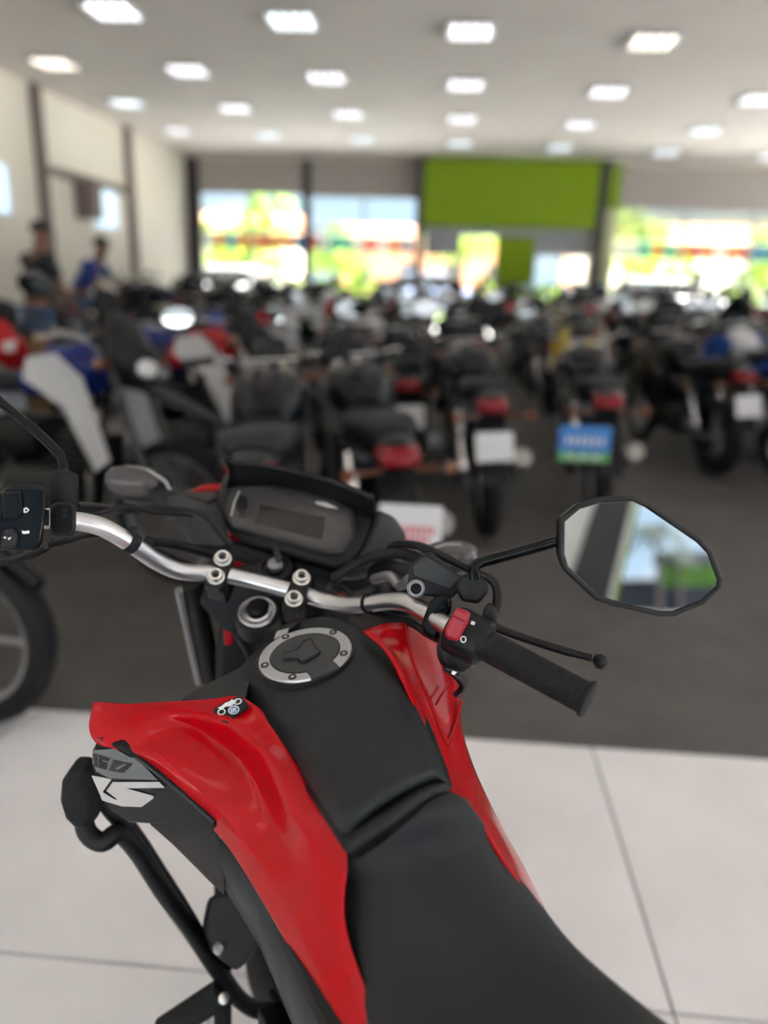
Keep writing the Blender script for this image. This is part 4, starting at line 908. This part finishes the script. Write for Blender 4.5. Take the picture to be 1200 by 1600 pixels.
        if tr:
            add('fuel_tank', MB().loft(secs([(.28,tz0,.08,.08,2.3),(.18,tz0+.03,.12,.12,2.5),(.02,tz0,.13,.12,2.5),(-.14,tz0-.05,.09,.08,2.3)], 16)), 'BODY2')
            for s_ in (-1,1): add('tank_shroud', MB().prism([Vector((s_*.13,-.02,1.00)),Vector((s_*.17,.18,1.03)),Vector((s_*.21,.36,.94)),Vector((s_*.20,.50,.58)),Vector((s_*.17,.40,.52)),Vector((s_*.17,.22,.80)),Vector((s_*.14,-.04,.90))], (s_*.02,0,0)), 'BODY')
            add('high_fender', MB().loft(secs([(.36,.92,.06,.02,2),(.55,.90,.08,.025,2),(.85,.80,.075,.02,2),(1.02,.74,.03,.012,2)])), 'black_plastic')
            add('headlight_cowl', MB().loft(secs([(.36,1.10,.10,.13,2.3),(.44,1.05,.13,.14,2.3),(.54,.99,.10,.08,2.2)])), 'black_plastic'); i = len(P)-1
            add('headlight_lens', MB().loft(secs([(.47,1.0,.09,.06,2.2),(.56,.98,.06,.035,2)])), 'clear', i)
            add('windscreen', MB().prism([Vector((-.10,.36,1.18)),Vector((.10,.36,1.18)),Vector((.06,.30,1.32)),Vector((-.06,.30,1.32))], (0,.006,0)), 'gloss_black')
            add('luggage_rack', MB().tube([(-.10,-.55,.93),(-.10,-.90,.95),(.10,-.90,.95),(.10,-.55,.93)], .010, 6).tube([(-.10,-.72,.94),(.10,-.72,.94)], .008, 5), 'frame')
        if sp:
            add('fuel_tank', MB().loft(secs([(.22,.86,.10,.08,2.3),(.12,.90,.15,.12,2.5),(-.08,.87,.14,.11,2.5),(-.18,.80,.09,.06,2.3)], 16)), 'BODY')
            add('fairing', MB().loft(secs([(.02,.55,.17,.18,3),(.18,.60,.22,.28,2.6),(.38,.72,.22,.30,2.4),(.54,.84,.17,.20,2.2),(.68,.84,.09,.09,2),(.74,.82,.03,.03,2)], 18)), 'BODY')
            add('windscreen', MB().loft(secs([(.34,1.12,.13,.05,2),(.44,1.05,.15,.09,2),(.58,.94,.12,.06,2)])), 'gloss_black')
            for s_ in (-1,1): add('headlight_lens', MB().prism([Vector((s_*.03,.70,.88)),Vector((s_*.12,.62,.90)),Vector((s_*.11,.64,.82)),Vector((s_*.04,.72,.83))], (0,.02,0)), 'clear')
        if not sp and not tr:
            add('headlight', MB().lathe([(.03,-.10),(.075,-.06),(.088,0),(.088,.02)], (0,hy+.16,hz-.10), (0,1,-.1), 16), 'barm'); i = len(P)-1
            add('headlight_lens', MB().lathe([(.084,.018),(.06,.035),(0,.042)], (0,hy+.16,hz-.10), (0,1,-.1), 16), 'clear', i)
        add('gauge', MB().loft(secs([(hy+.00,hz+.03,.08,.04,3),(hy+.06,hz+.045,.09,.055,3),(hy+.10,hz+.03,.06,.03,3)])), 'black_plastic')
        sz_ = .80 if not tr else .87
        add('seat', MB().loft(secs([(-.12,sz_,.08,.035,3),(-.22,sz_,.12,.05,3),(-.42,sz_-.01,.15,.05,3),(-.50,sz_+.03,.15,.05,3),(-.80,sz_+.06,.11,.045,3),(-.86,sz_+.06,.07,.03,2)])), 'seat')
        add('tail_cowl', MB().loft(secs([(-.30,sz_-.12,.10,.07,2.5),(-.6,sz_-.05,.12,.07,2.5),(-.92,sz_+.02,.075,.05,2.3),(-.98,sz_+.02,.04,.03,2)])), 'BODY')
        add('side_cover', MB().loft(secs([(-.02,.62,.12,.10,3),(-.22,.60,.14,.12,3),(-.40,.66,.11,.06,3)])), 'black_plastic')
        add('engine', MB().loft(secs([(.20,.36,.10,.08,3),(.05,.36,.16,.14,3.5),(-.22,.36,.16,.13,3.5),(-.32,.36,.08,.08,3)])), 'engm')
        b = MB()
        for k in range(6): b.box((0,.14+.012*k,.48+.035*k), (.22,.20,.012))
        b.box((0,.18,.58), (.13,.13,.24)); add('cylinder', b, 'engm')
        if not tr: add('front_fender', MB().loft(secs([(yf-.30,.44,.05,.05,2),(yf-.16,.58,.07,.05,2),(yf,.645,.07,.025,2),(yf+.16,.60,.06,.02,2),(yf+.26,.50,.03,.02,2)])), 'BODY')
        add('frame_tube', MB().tube([(0,.34,.92),(0,.26,.60),(0,.10,.24),(0,-.28,.24),(0,-.34,.62)], .018, 6), 'frame')
        add('radiator', MB().box((0,.30,.56), (.20,.04,.20)), 'frame')
        add('exhaust', MB().tube([(.05,.24,.50),(.10,.28,.34),(.13,.1,.22),(.14,-.25,.24),(.16,-.42,.32),(.17,-.90,.50)], [.018,.018,.018,.02,.05,.05], 8), 'exh')
        for s_ in (-1,1):
            add('swingarm', MB().tube([(s_*.09,-.24,.36),(s_*.10,yr,R2_)], .020, 6), 'alu_grey')
            add('shock', MB().tube([(s_*.12,-.38,.68),(s_*.12,-.56,.36)], .024, 7), 'barm')
            add('footpeg', MB().tube([(s_*.14,-.18,.33),(s_*.26,-.20,.33)], .012, 6), 'rubber')
        ty, tz = -.99, sz_+.0
    add('rear_fender', MB().prism([Vector((-.07,ty+.12,tz-.04)),Vector((.07,ty+.12,tz-.04)),Vector((.08,ty-.10,.40)),Vector((-.08,ty-.10,.40))], (0,.02,.01)), 'black_plastic')
    add('tail_light', MB().loft(secs([(ty+.06,tz+.0,.085,.040,3),(ty-.02,tz-.005,.075,.034,3),(ty-.035,tz-.01,.04,.02,2)])), 'tail')
    add('number_plate', MB().box((0,ty-.07,tz-.20), (.19,.006,.15), Matrix.Rotation(math.radians(-16),3,'X')), 'PLATE')
    for s_ in (-1,1):
        b = MB().tube([(s_*.06,ty+.04,tz-.06),(s_*.15,ty+.02,tz-.06)], .008, 5)
        b.lathe([(0,-.02),(.022,-.012),(.028,.01),(0,.03)], (s_*.19,ty+.02,tz-.06), (0,-1,0), 8); add('turn_signal', b, 'amber')
        b = MB().tube([(s_*.08,hy+.08,hz-.10),(s_*.18,hy+.08,hz-.10)], .008, 5); b.lathe([(0,-.02),(.022,-.012),(.028,.01),(0,.03)], (s_*.21,hy+.09,hz-.10), (0,1,0), 8); add('turn_signal', b, 'amber')
    return P
M['tail'] = mat('tail_red', (.22,.003,.008), .2, ior=1.4); M['amber'] = mat('amber_signal', (.16,.05,.02), .2, coat=.5)
M['plate_white'] = mat('plate_white', (.70,.70,.72), .4); M['plate_red'] = mat('plate_red_print', (.6,.05,.08), .5)
M['engm'] = mat('engine_grey', (.025,.025,.027), .45, .4); M['engs'] = mat('engine_silver', (.35,.35,.35), .4, .8)
M['barm'] = mat('chrome', (.6,.6,.62), .12, 1.0); M['exh'] = mat('exhaust_metal', (.28,.27,.26), .28, 1.0); M['forkm'] = mat('fork_grey', (.40,.38,.36), .35, .8)
M['dfork'] = mat('fork_dark', (.05,.05,.05), .35, .5)
BC = {'black':(.010,.010,.012),'charcoal':(.022,.023,.026),'white':(.62,.62,.64),'red':(.50,.015,.02),'dark blue':(.012,.025,.16),'blue':(.03,.09,.40),
      'silver':(.38,.38,.39),'yellow':(.68,.48,.01),'orange':(.65,.16,.02),'green':(.02,.28,.03),'grey':(.09,.095,.10),'beige':(.55,.50,.42),'maroon':(.16,.02,.03)}
BM = {k: mat('paint_'+k.replace(' ', '_'), v, .25, coat=.1, ior=1.33) for k, v in BC.items()}
LIB = {}
def lib(kind):
    if kind not in LIB:
        P = kind_parts(kind); res = []
        for n, b, m, par in P:
            mm = BM['black'] if m in ('BODY','BODY2') else (M['plate_white'] if m == 'PLATE' else M[m]); me = b.mesh(n, mm); res.append((n, me, m, par))
        mats_ = []; big = MB()
        for n, b, m, par in P:
            if m not in mats_: mats_.append(m)
            big.m = mats_.index(m); big.add(b.v, b.f)
        LIB[kind] = (res, big.mesh(kind+'_motorcycle', [BM['black'] if m in ('BODY','BODY2') else (M['plate_white'] if m == 'PLATE' else M[m]) for m in mats_]), mats_)
    return LIB[kind]
NM = {'naked':'motorcycle','trail':'trail_motorcycle','sport':'sport_motorcycle','scooter':'scooter'}
CT = {'naked':'motorcycle','trail':'motorcycle','sport':'motorcycle','scooter':'scooter'}
LN = {'naked':'street motorcycle','trail':'trail motorcycle','sport':'sport motorcycle','scooter':'scooter'}
def add_box(x, y, rz, col, lab, kind):
    b = MB().loft([[Vector((v.x, v.y, v.z)) for v in r] for r in secs([(-.62,1.08,.15,.13,3),(-.66,1.08,.20,.16,3.5),(-.98,1.08,.20,.16,3.5),(-1.03,1.08,.15,.13,3)])])
    t_ = empty('top_box', (x, y, 0), lab, 'top box', None, rz); PINV[t_.name] = Matrix()
    b.build('box_shell', BM[col], t_, bevel=0)
    MB().box((0,-.66,1.12),(.3,.02,.02)).build('box_hinge', M['steel'], t_)
def place(kind, x, y, deg, col, label, group, full=True, noplate=False, col2=None, fork=None, lean=4, scale=1.0):
    parts, bigm, mats_ = lib(kind); c1, c2 = BM[col], BM[col2 or col]
    def setm(o, m):
        if m in ('BODY','BODY2'):
            o.material_slots[0].link = 'OBJECT'; o.material_slots[0].material = c1 if m == 'BODY' else c2
        elif fork and m == 'forkm': o.material_slots[0].link = 'OBJECT'; o.material_slots[0].material = fork
    if full:
        r_ = bpy.data.objects.new(NM[kind], None); C.objects.link(r_); objs = []
        for n, me, m, par in parts:
            if noplate and m == 'PLATE': continue
            o = bpy.data.objects.new(n, me); C.objects.link(o); o.parent = r_ if par is None else objs[par]; objs.append(o); setm(o, m)
    else:
        r_ = bpy.data.objects.new(NM[kind], bigm); C.objects.link(r_)
        for i, m in enumerate(mats_):
            if m in ('BODY','BODY2'): r_.material_slots[i].link = 'OBJECT'; r_.material_slots[i].material = c1 if m == 'BODY' else c2
    r_.location = (x, y, 0); r_.rotation_euler = (0, math.radians(-lean), math.radians(-deg)); r_.scale = (scale,)*3   # deg clockwise from the room's depth
    tag(r_, label, CT[kind], group); return r_
G1 = 'motorcycles in the nearest rows'
# ---- nearest ones, placed by their wheels
def by_front(kind, fx, fy, deg, *a, **k):
    yf = .62 if kind == 'scooter' else .70; r = math.radians(deg); return place(kind, fx - math.sin(r)*yf, fy - math.cos(r)*yf, deg, *a, **k)
def by_rear(kind, fx, fy, deg, *a, **k):
    yr = .60 if kind == 'scooter' else .66; r = math.radians(deg); return place(kind, fx + math.sin(r)*yr, fy + math.cos(r)*yr, deg, *a, **k)
by_front('naked', -1.44, 2.06, 97, 'black', 'black motorcycle at the left edge, only its front wheel in view', G1, col2='black', fork=M['dfork'])
by_front('trail', -1.20, 3.30, 108, 'white', 'dark blue trail motorcycle with white side shrouds at the left', G1, col2='dark blue', fork=M['dfork'])
by_front('trail', -.95, 4.55, 112, 'white', 'white, blue and red trail motorcycle right behind the dark blue one', G1, col2='red')
by_front('naked', -1.55, 5.25, 112, 'dark blue', 'dark blue motorcycle with grey fork legs, second behind the blue and white one', G1)
by_front('trail', -1.45, 6.20, 115, 'charcoal', 'dark grey trail motorcycle with grey forks in the left row', G1, col2='blue')
by_front('sport', -1.9, 7.2, 110, 'maroon', 'dark red sport motorcycle behind the dark grey trail motorcycle', G1)
place('sport', -3.55, 5.9, 150, 'red', 'bright red sport motorcycle at the left edge in front of the two men', G1)
b1 = by_rear('naked', -.16, 3.02, -14, 'black', 'black motorcycle right behind the instrument cluster with a white and red sign plate', G1, noplate=True)
by_rear('naked', -.58, 2.62, -9, 'black', 'black motorcycle with a wide dark seat left of the one with the white sign plate', G1, noplate=True)
by_rear('scooter', -.2, 5.35, -6, 'black', 'black scooter between the sign plate motorcycle and the dark grey one', G1)
by_rear('naked', .30, 4.25, -4, 'black', 'black motorcycle with a white number plate and red tail light beside the narrow aisle', G1)
b3 = by_rear('naked', .98, 4.55, 3, 'black', 'black motorcycle with a blue and green sign plate right of the narrow aisle', G1, noplate=True)
by_rear('naked', -.68, 5.9, -8, 'charcoal', 'dark grey motorcycle with a small white plate in the middle of the crowd', G1)
by_rear('sport', 2.15, 6.0, -10, 'black', 'black motorcycle with a white plate across the right aisle', G1)
by_rear('scooter', 3.05, 4.75, -20, 'silver', 'silver scooter at the right edge of the picture', G1)
by_rear('naked', 2.95, 6.6, -12, 'black', 'black motorcycle right of the one with the plate across the aisle', G1)
place('naked', 1.22, 6.95, 6, 'yellow', 'bright yellow motorcycle beyond the blue and green sign plate', G1, col2='yellow')
place('scooter', .15, 6.9, -6, 'charcoal', 'dark grey scooter behind the motorcycle with the white number plate', G1)
place('naked', -.75, 8.6, -12, 'white', 'white motorcycle in the middle of the crowd behind the dark grey one', G1)
# special plates
def plate(px, py, h, wdt, hgt, bike, lab, maker):
    c = KH(px, py, h); bpy.context.view_layer.update(); PINV[bike.name] = bike.matrix_world.inverted(); maker(bike, c, wdt, hgt, lab)
M['p_blue'] = mat('sign_blue', (.05,.22,.60), .5); M['p_green'] = mat('sign_green', (.12,.40,.10), .5)
def txt(s_, size, loc, m, parent, name, rot=(PI/2,0,0)):
    cu_ = bpy.data.curves.new(name, 'FONT'); cu_.body = s_; cu_.size = size; cu_.extrude = .001; cu_.align_x = 'CENTER'; cu_.align_y = 'CENTER'
    o = bpy.data.objects.new(name, cu_); C.objects.link(o); o.rotation_euler = rot; o.location = loc
    dg = bpy.context.evaluated_depsgraph_get(); me = bpy.data.meshes.new_from_object(o.evaluated_get(dg)); mw = o.matrix_world.copy()
    bpy.context.view_layer.update(); mw = o.matrix_world.copy(); bpy.data.objects.remove(o); bpy.data.curves.remove(cu_)
    me.transform(mw); me.materials.clear(); me.materials.append(m)
    o = bpy.data.objects.new(name, me); C.objects.link(o); o.parent = parent; o.matrix_parent_inverse = PINV.get(parent.name, Matrix()); return o
def mk1(t_, c, a, b, lab):
    t_ = MB().box(c, (a, .008, b)).build('sign_plate', M['plate_white'], t_, bevel=.002); t_['label'] = lab
    for z, n_ in ((.0,9),(-.035,7)):
        for k in range(n_): MB().box(c + Vector(((k-(n_-1)/2)*a*.8/9, -.005, z-.012)), (a*.8/9*.66, .002, .024)).build('letter_block', M['plate_red'], t_)
def mk2(t_, c, a, b, lab):
    t_ = MB().box(c, (a, .008, b)).build('sign_plate', M['p_blue'], t_, bevel=.002); t_['label'] = lab
    MB().box(c + Vector((0,-.005,-b*.36)), (a*.98, .003, b*.26)).build('sign_band', M['p_green'], t_)
    for k in range(6): MB().box(c + Vector(((k-2.5)*a*.13, -.006, b*.10)), (a*.08, .002, b*.2)).build('letter_block', M['plate_white'], t_)
    for k in range(3): MB().box(c + Vector(((k-1)*a*.25, -.007, -b*.36)), (a*.14, .002, b*.12)).build('letter_block', M['plate_white'], t_)
plate(641, 822, .60, .215, .15, b1, 'white sign plate with red lettering', mk1)
plate(913, 694, .60, .27, .19, b3, 'blue and green sign plate', mk2)
# ---- the packed rows
ORD = ['first','second','third','fourth','fifth','sixth','seventh','eighth','ninth','tenth','eleventh','twelfth','thirteenth','fourteenth','fifteenth','sixteenth','seventeenth','eighteenth','nineteenth','twentieth','twenty-first','twenty-second','twenty-third','twenty-fourth','twenty-fifth']
rb = random.Random(21)
rowsY = [7.1, 9.2, 11.3, 13.4, 15.5, 17.6]
cols_pool = ['black']*9 + ['charcoal']*4 + ['grey']*2 + ['white']*2 + ['silver']*2 + ['red']*2 + ['dark blue','blue','charcoal','beige','maroon','green']
kinds_pool = ['naked']*6 + ['trail']*3 + ['scooter']*3 + ['sport']*3
taken = [(1.25,7.2),(.15,6.9),(-.75,8.6),(-1.9,7.0),(-3.45,5.9)]
for r_i, y in enumerate(rowsY):
    xs = []
    x = -5.5; base_l = rb.uniform(20, 34); base_r = rb.uniform(-8, 2)
    while x < 11.4:
        if not (1.62 < x < 2.02 and y < 9.5): xs.append(x)
        x += .86 if x < -1.4 else .78
    n_ = 0
    for x in xs:
        xx = x + rb.uniform(-.06,.06); yy = y + rb.uniform(-.15,.15)
        if xx > (yy*.62) + 1.2: continue                          # far outside the frame
        if xx < -.0 and y < 8 and xx > -4.3: continue                # the left row stands here
        if y < 8 and xx < -4: continue
        if any(abs(xx-a) < .55 and abs(yy-b) < 1.6 for a, b in taken): continue
        if 7.0 < yy < 9.4 and -5.2 < xx < -3.3: continue          # the man in black stands here
        if 10.0 < yy < 12.0 and -5.6 < xx < -4.6: continue         # the man in blue
        deg = (base_r if xx > -1.2 else base_l) + rb.uniform(-4, 4)
        if rb.random() < .3: deg += 180
        k = rb.choice(kinds_pool); c = rb.choice(cols_pool); n_ += 1
        place(k, xx, yy, deg, c, '%s %s in the %s packed row, %s from the left wall' % (c, LN[k], ORD[r_i], ORD[n_-1]), 'motorcycles in the packed rows', full=(yy < 9.8), scale=rb.uniform(.97,1.05), lean=rb.uniform(2,6), col2=(rb.choice(['black','white','red']) if k == 'trail' else None), fork=rb.choice([None, M['dfork']]))
        if rb.random() < .08: add_box(xx, yy, math.radians(-deg), rb.choice(['black','white','charcoal']), 'luggage box on the %s %s, %s packed row, %s from left wall' % (c, LN[k], ORD[r_i], ORD[n_-1]), k)
for (x, y, z, col, lab) in ((-3.55,6.95,.62,'beige','light brown cardboard box in front of the man in black'),):
    t_ = empty('cardboard_box', (x, y, 0), lab, 'box')
    M['card'] = mat('cardboard', (.36,.24,.12), .8)
    bx(x-.22, x+.22, y-.2, y+.2, 0, .55, 'box_body', M['card'], t_); bx(x-.23, x+.23, y-.21, y+.21, .55, .78, 'box_lid', M['card'], t_)
# ------------------------------------------------------------------ people
M['skin'] = mat('skin_brown', (.22,.10,.06), .55); M['shirt_b'] = mat('shirt_black', (.012,.013,.02), .85); M['jeans'] = mat('blue_jeans', (.07,.13,.24), .85)
M['shirt_u'] = mat('shirt_blue', (.02,.05,.25), .8); M['capm'] = mat('cap_dark', (.02,.02,.022), .7); M['shoe'] = mat('shoe_dark', (.03,.03,.03), .6); M['hair'] = mat('hair_black', (.015,.012,.010), .8)
def skin(name, pts, edges, m, parent, sub=2, root=0):
    me = bpy.data.meshes.new(name); me.from_pydata([p[0] for p in pts], edges, []); me.materials.append(m)
    o = bpy.data.objects.new(name, me); C.objects.link(o); o.parent = parent
    q = o.modifiers.new('skin', 'SKIN'); q.use_smooth_shade = True
    for i, v in enumerate(me.skin_vertices[0].data):
        r = pts[i][1]; v.radius = r if isinstance(r, tuple) else (r, r); v.use_root = (i == root)
    s = o.modifiers.new('subdivision', 'SUBSURF'); s.levels = s.render_levels = sub
    return o
def person(loc, rz, lab, bend, armR, armL, shirt, hat, k=1.0):
    t_ = bpy.data.objects.new('person', None); C.objects.link(t_); t_.location = loc; t_.rotation_euler = (0,0,rz); t_.scale = (k,k,k); tag(t_, lab, 'person')
    # local frame: faces +y
    cb_, sb_ = math.cos(bend), math.sin(bend); hip = Vector((0,0,.93))
    def T(x, y, z): q = Vector((x, y, z)); return hip + Vector((x, y*cb_ + z*sb_, z*cb_ - y*sb_))
    nk = T(0,-.01,.52); sh = {s: T(s*.19,-.01,.47) for s in (-1,1)}
    hd_ = nk + Vector((0,.03+.05*sb_,.07)); hc = hd_ + Vector((0,.03,.10))
    P = [(hip,(.15,.11)),(T(0,0,.18),(.135,.10)),(T(0,0,.36),(.16,.11)),(T(0,-.01,.46),(.12,.09)),(nk,(.058,.058)),(hd_,(.062,.07)),(hc,(.078,.098)),(hc+Vector((0,-.005,.08)),(.062,.075))]
    E_ = [(0,1),(1,2),(2,3),(3,4),(4,5),(5,6),(6,7)]
    def chain(st, lst):
        a = st
        for p in lst: P.append(p); E_.append((a, len(P)-1)); a = len(P)-1
        return a
    hands = {}
    for s, arm in ((1,armR),(-1,armL)):
        el_ = sh[s] + Vector((s*.05,)+arm[0]); wr = el_ + Vector((0,)+arm[1])
        d_ = (wr-el_).normalized(); w_ = chain(3, [(sh[s],(.062,.062)),(sh[s].lerp(el_,.5),(.050,.050)),(el_,(.042,.042)),(el_.lerp(wr,.4),(.040,.040)),(wr,(.027,.030)),(wr+d_*.06,(.022,.040))])
        chain(0, [(Vector((s*.095,.0,.88)),(.10,.11)),(Vector((s*.11,.03,.50)),(.062,.068)),(Vector((s*.115,.0,.30)),(.055,.06)),(Vector((s*.12,-.02,.09)),(.038,.042)),(Vector((s*.125,.08,.04)),(.042,.035)),(Vector((s*.13,.17,.03)),(.035,.025))])
        hands[s] = (wr, d_, el_)
    body = skin('body', P, E_, M['skin'], t_)
    for s in (-1,1):
        wr, d_, el_ = hands[s]; sd = Vector((0,1,0)) - d_*d_.y; sd = sd.normalized(); pn_ = d_.cross(sd)
        for i, (o_, L_) in enumerate(((-.030,.065),(-.010,.078),(.010,.083),(.030,.073))):
            b_ = wr + d_*.07 + sd*o_; skin('finger', [(b_,(.009,.009)),(b_+d_*L_*.45+pn_*.006*s,(.0085,.0085)),(b_+d_*L_*.8+pn_*.022*s,(.0075,.0075))], [(0,1),(1,2)], M['skin'], body, 1)
        b_ = wr + d_*.03 + sd*.03; skin('thumb', [(b_,(.011,.011)),(b_+d_*.03+sd*.03,(.010,.010)),(b_+d_*.06+sd*.035,(.009,.009))], [(0,1),(1,2)], M['skin'], body, 1)
        for q in (-1,): pass
    S_ = [(hip+Vector((0,0,.02)),(.165,.125)),(T(0,0,.18),(.15,.115)),(T(0,0,.36),(.20,.145)),(T(0,-.01,.455),(.15,.11)),(nk-Vector((0,0,.01)),(.072,.072))]; E2 = [(0,1),(1,2),(2,3),(3,4)]
    for s in (1,-1):
        el_ = hands[s][2]; n0 = len(S_); S_ += [(sh[s],(.085,.085)),(sh[s].lerp(el_,.45),(.076,.076)),(sh[s].lerp(el_,.72),(.072,.072))]; E2 += [(3,n0),(n0,n0+1),(n0+1,n0+2)]
    skin('shirt', S_, E2, shirt, t_)
    J = [(hip-Vector((0,0,.0)),(.158,.122))]; E3 = []
    for s in (1,-1):
        n0 = len(J); J += [(Vector((s*.095,.0,.86)),(.108,.118)),(Vector((s*.11,.03,.50)),(.078,.085)),(Vector((s*.115,.0,.30)),(.070,.075)),(Vector((s*.12,-.02,.08)),(.060,.065))]; E3 += [(0,n0),(n0,n0+1),(n0+1,n0+2),(n0+2,n0+3)]
        skin('shoe', [(Vector((s*.12,-.04,.05)),(.045,.048)),(Vector((s*.125,.08,.045)),(.050,.040)),(Vector((s*.13,.18,.035)),(.045,.030))], [(0,1),(1,2)], M['shoe'], t_)
    skin('trousers', J, E3, M['jeans'], t_)
    # face and hair
    nose = hc + Vector((0,.105,-.01)); skin('nose', [(nose+Vector((0,-.01,.025)),(.008,.008)),(nose+Vector((0,.008,-.005)),(.013,.012))], [(0,1)], M['skin'], body, 1)
    for s in (-1,1):
        MB().loft([[hc + Vector((s*.032,.093,.012)) + Vector((.014*k_*math.cos(a), dy, .009*k_*math.sin(a))) for a in [2*PI*q/8 for q in range(8)]] for k_, dy in ((1,0),(.7,.006))]).build('eye', M['lines'], None).parent = body
        MB().loft([[hc + Vector((s*.080,-.005,0)) + Vector((s*dx, .020*k_*math.cos(a), .032*k_*math.sin(a))) for a in [2*PI*q/8 for q in range(8)]] for k_, dx in ((1,0),(.9,.018))]).build('ear', M['skin'], None).parent = body
    MB().box(hc + Vector((0,.098,-.055)), (.045,.008,.010)).build('mouth', M['maroonm'], None, bevel=.003).parent = body
    hm_ = M['capm'] if hat else M['hair']
    b = MB(); 
    for i in range(6):
        pass
    b.loft([[hc + Vector((.088*k_*math.cos(a), -.012+.112*k_*math.sin(a), z)) for a in [2*PI*q/16 for q in range(16)]] for k_, z in ((.99,.045),(1.0,.075),(.88,.115),(.60,.142),(.2,.152))])
    if hat: b.prism([hc+Vector((.07*math.cos(a), .07+.10*math.sin(a), .055)) for a in [PI*q/8 for q in range(9)]], (0,0,.01))
    b.build('cap' if hat else 'hair', hm_, None).parent = t_
M['maroonm'] = mat('lips', (.16,.05,.045), .5)
person((-4.32,8.1,0), math.radians(-35), 'man in a black t-shirt and blue jeans standing at the left, arm reaching down', .16, ((.10,-.27),(.14,-.22)), ((.14,-.24),(.16,-.20)), M['shirt_b'], False, 1.05)
person((-5.25,11.0,0), math.radians(-85), 'person in a blue shirt and dark cap bending forward left of the windows', .62, ((.12,-.25),(.18,-.16)), ((.16,-.22),(.20,-.10)), M['shirt_u'], True, 1.08)
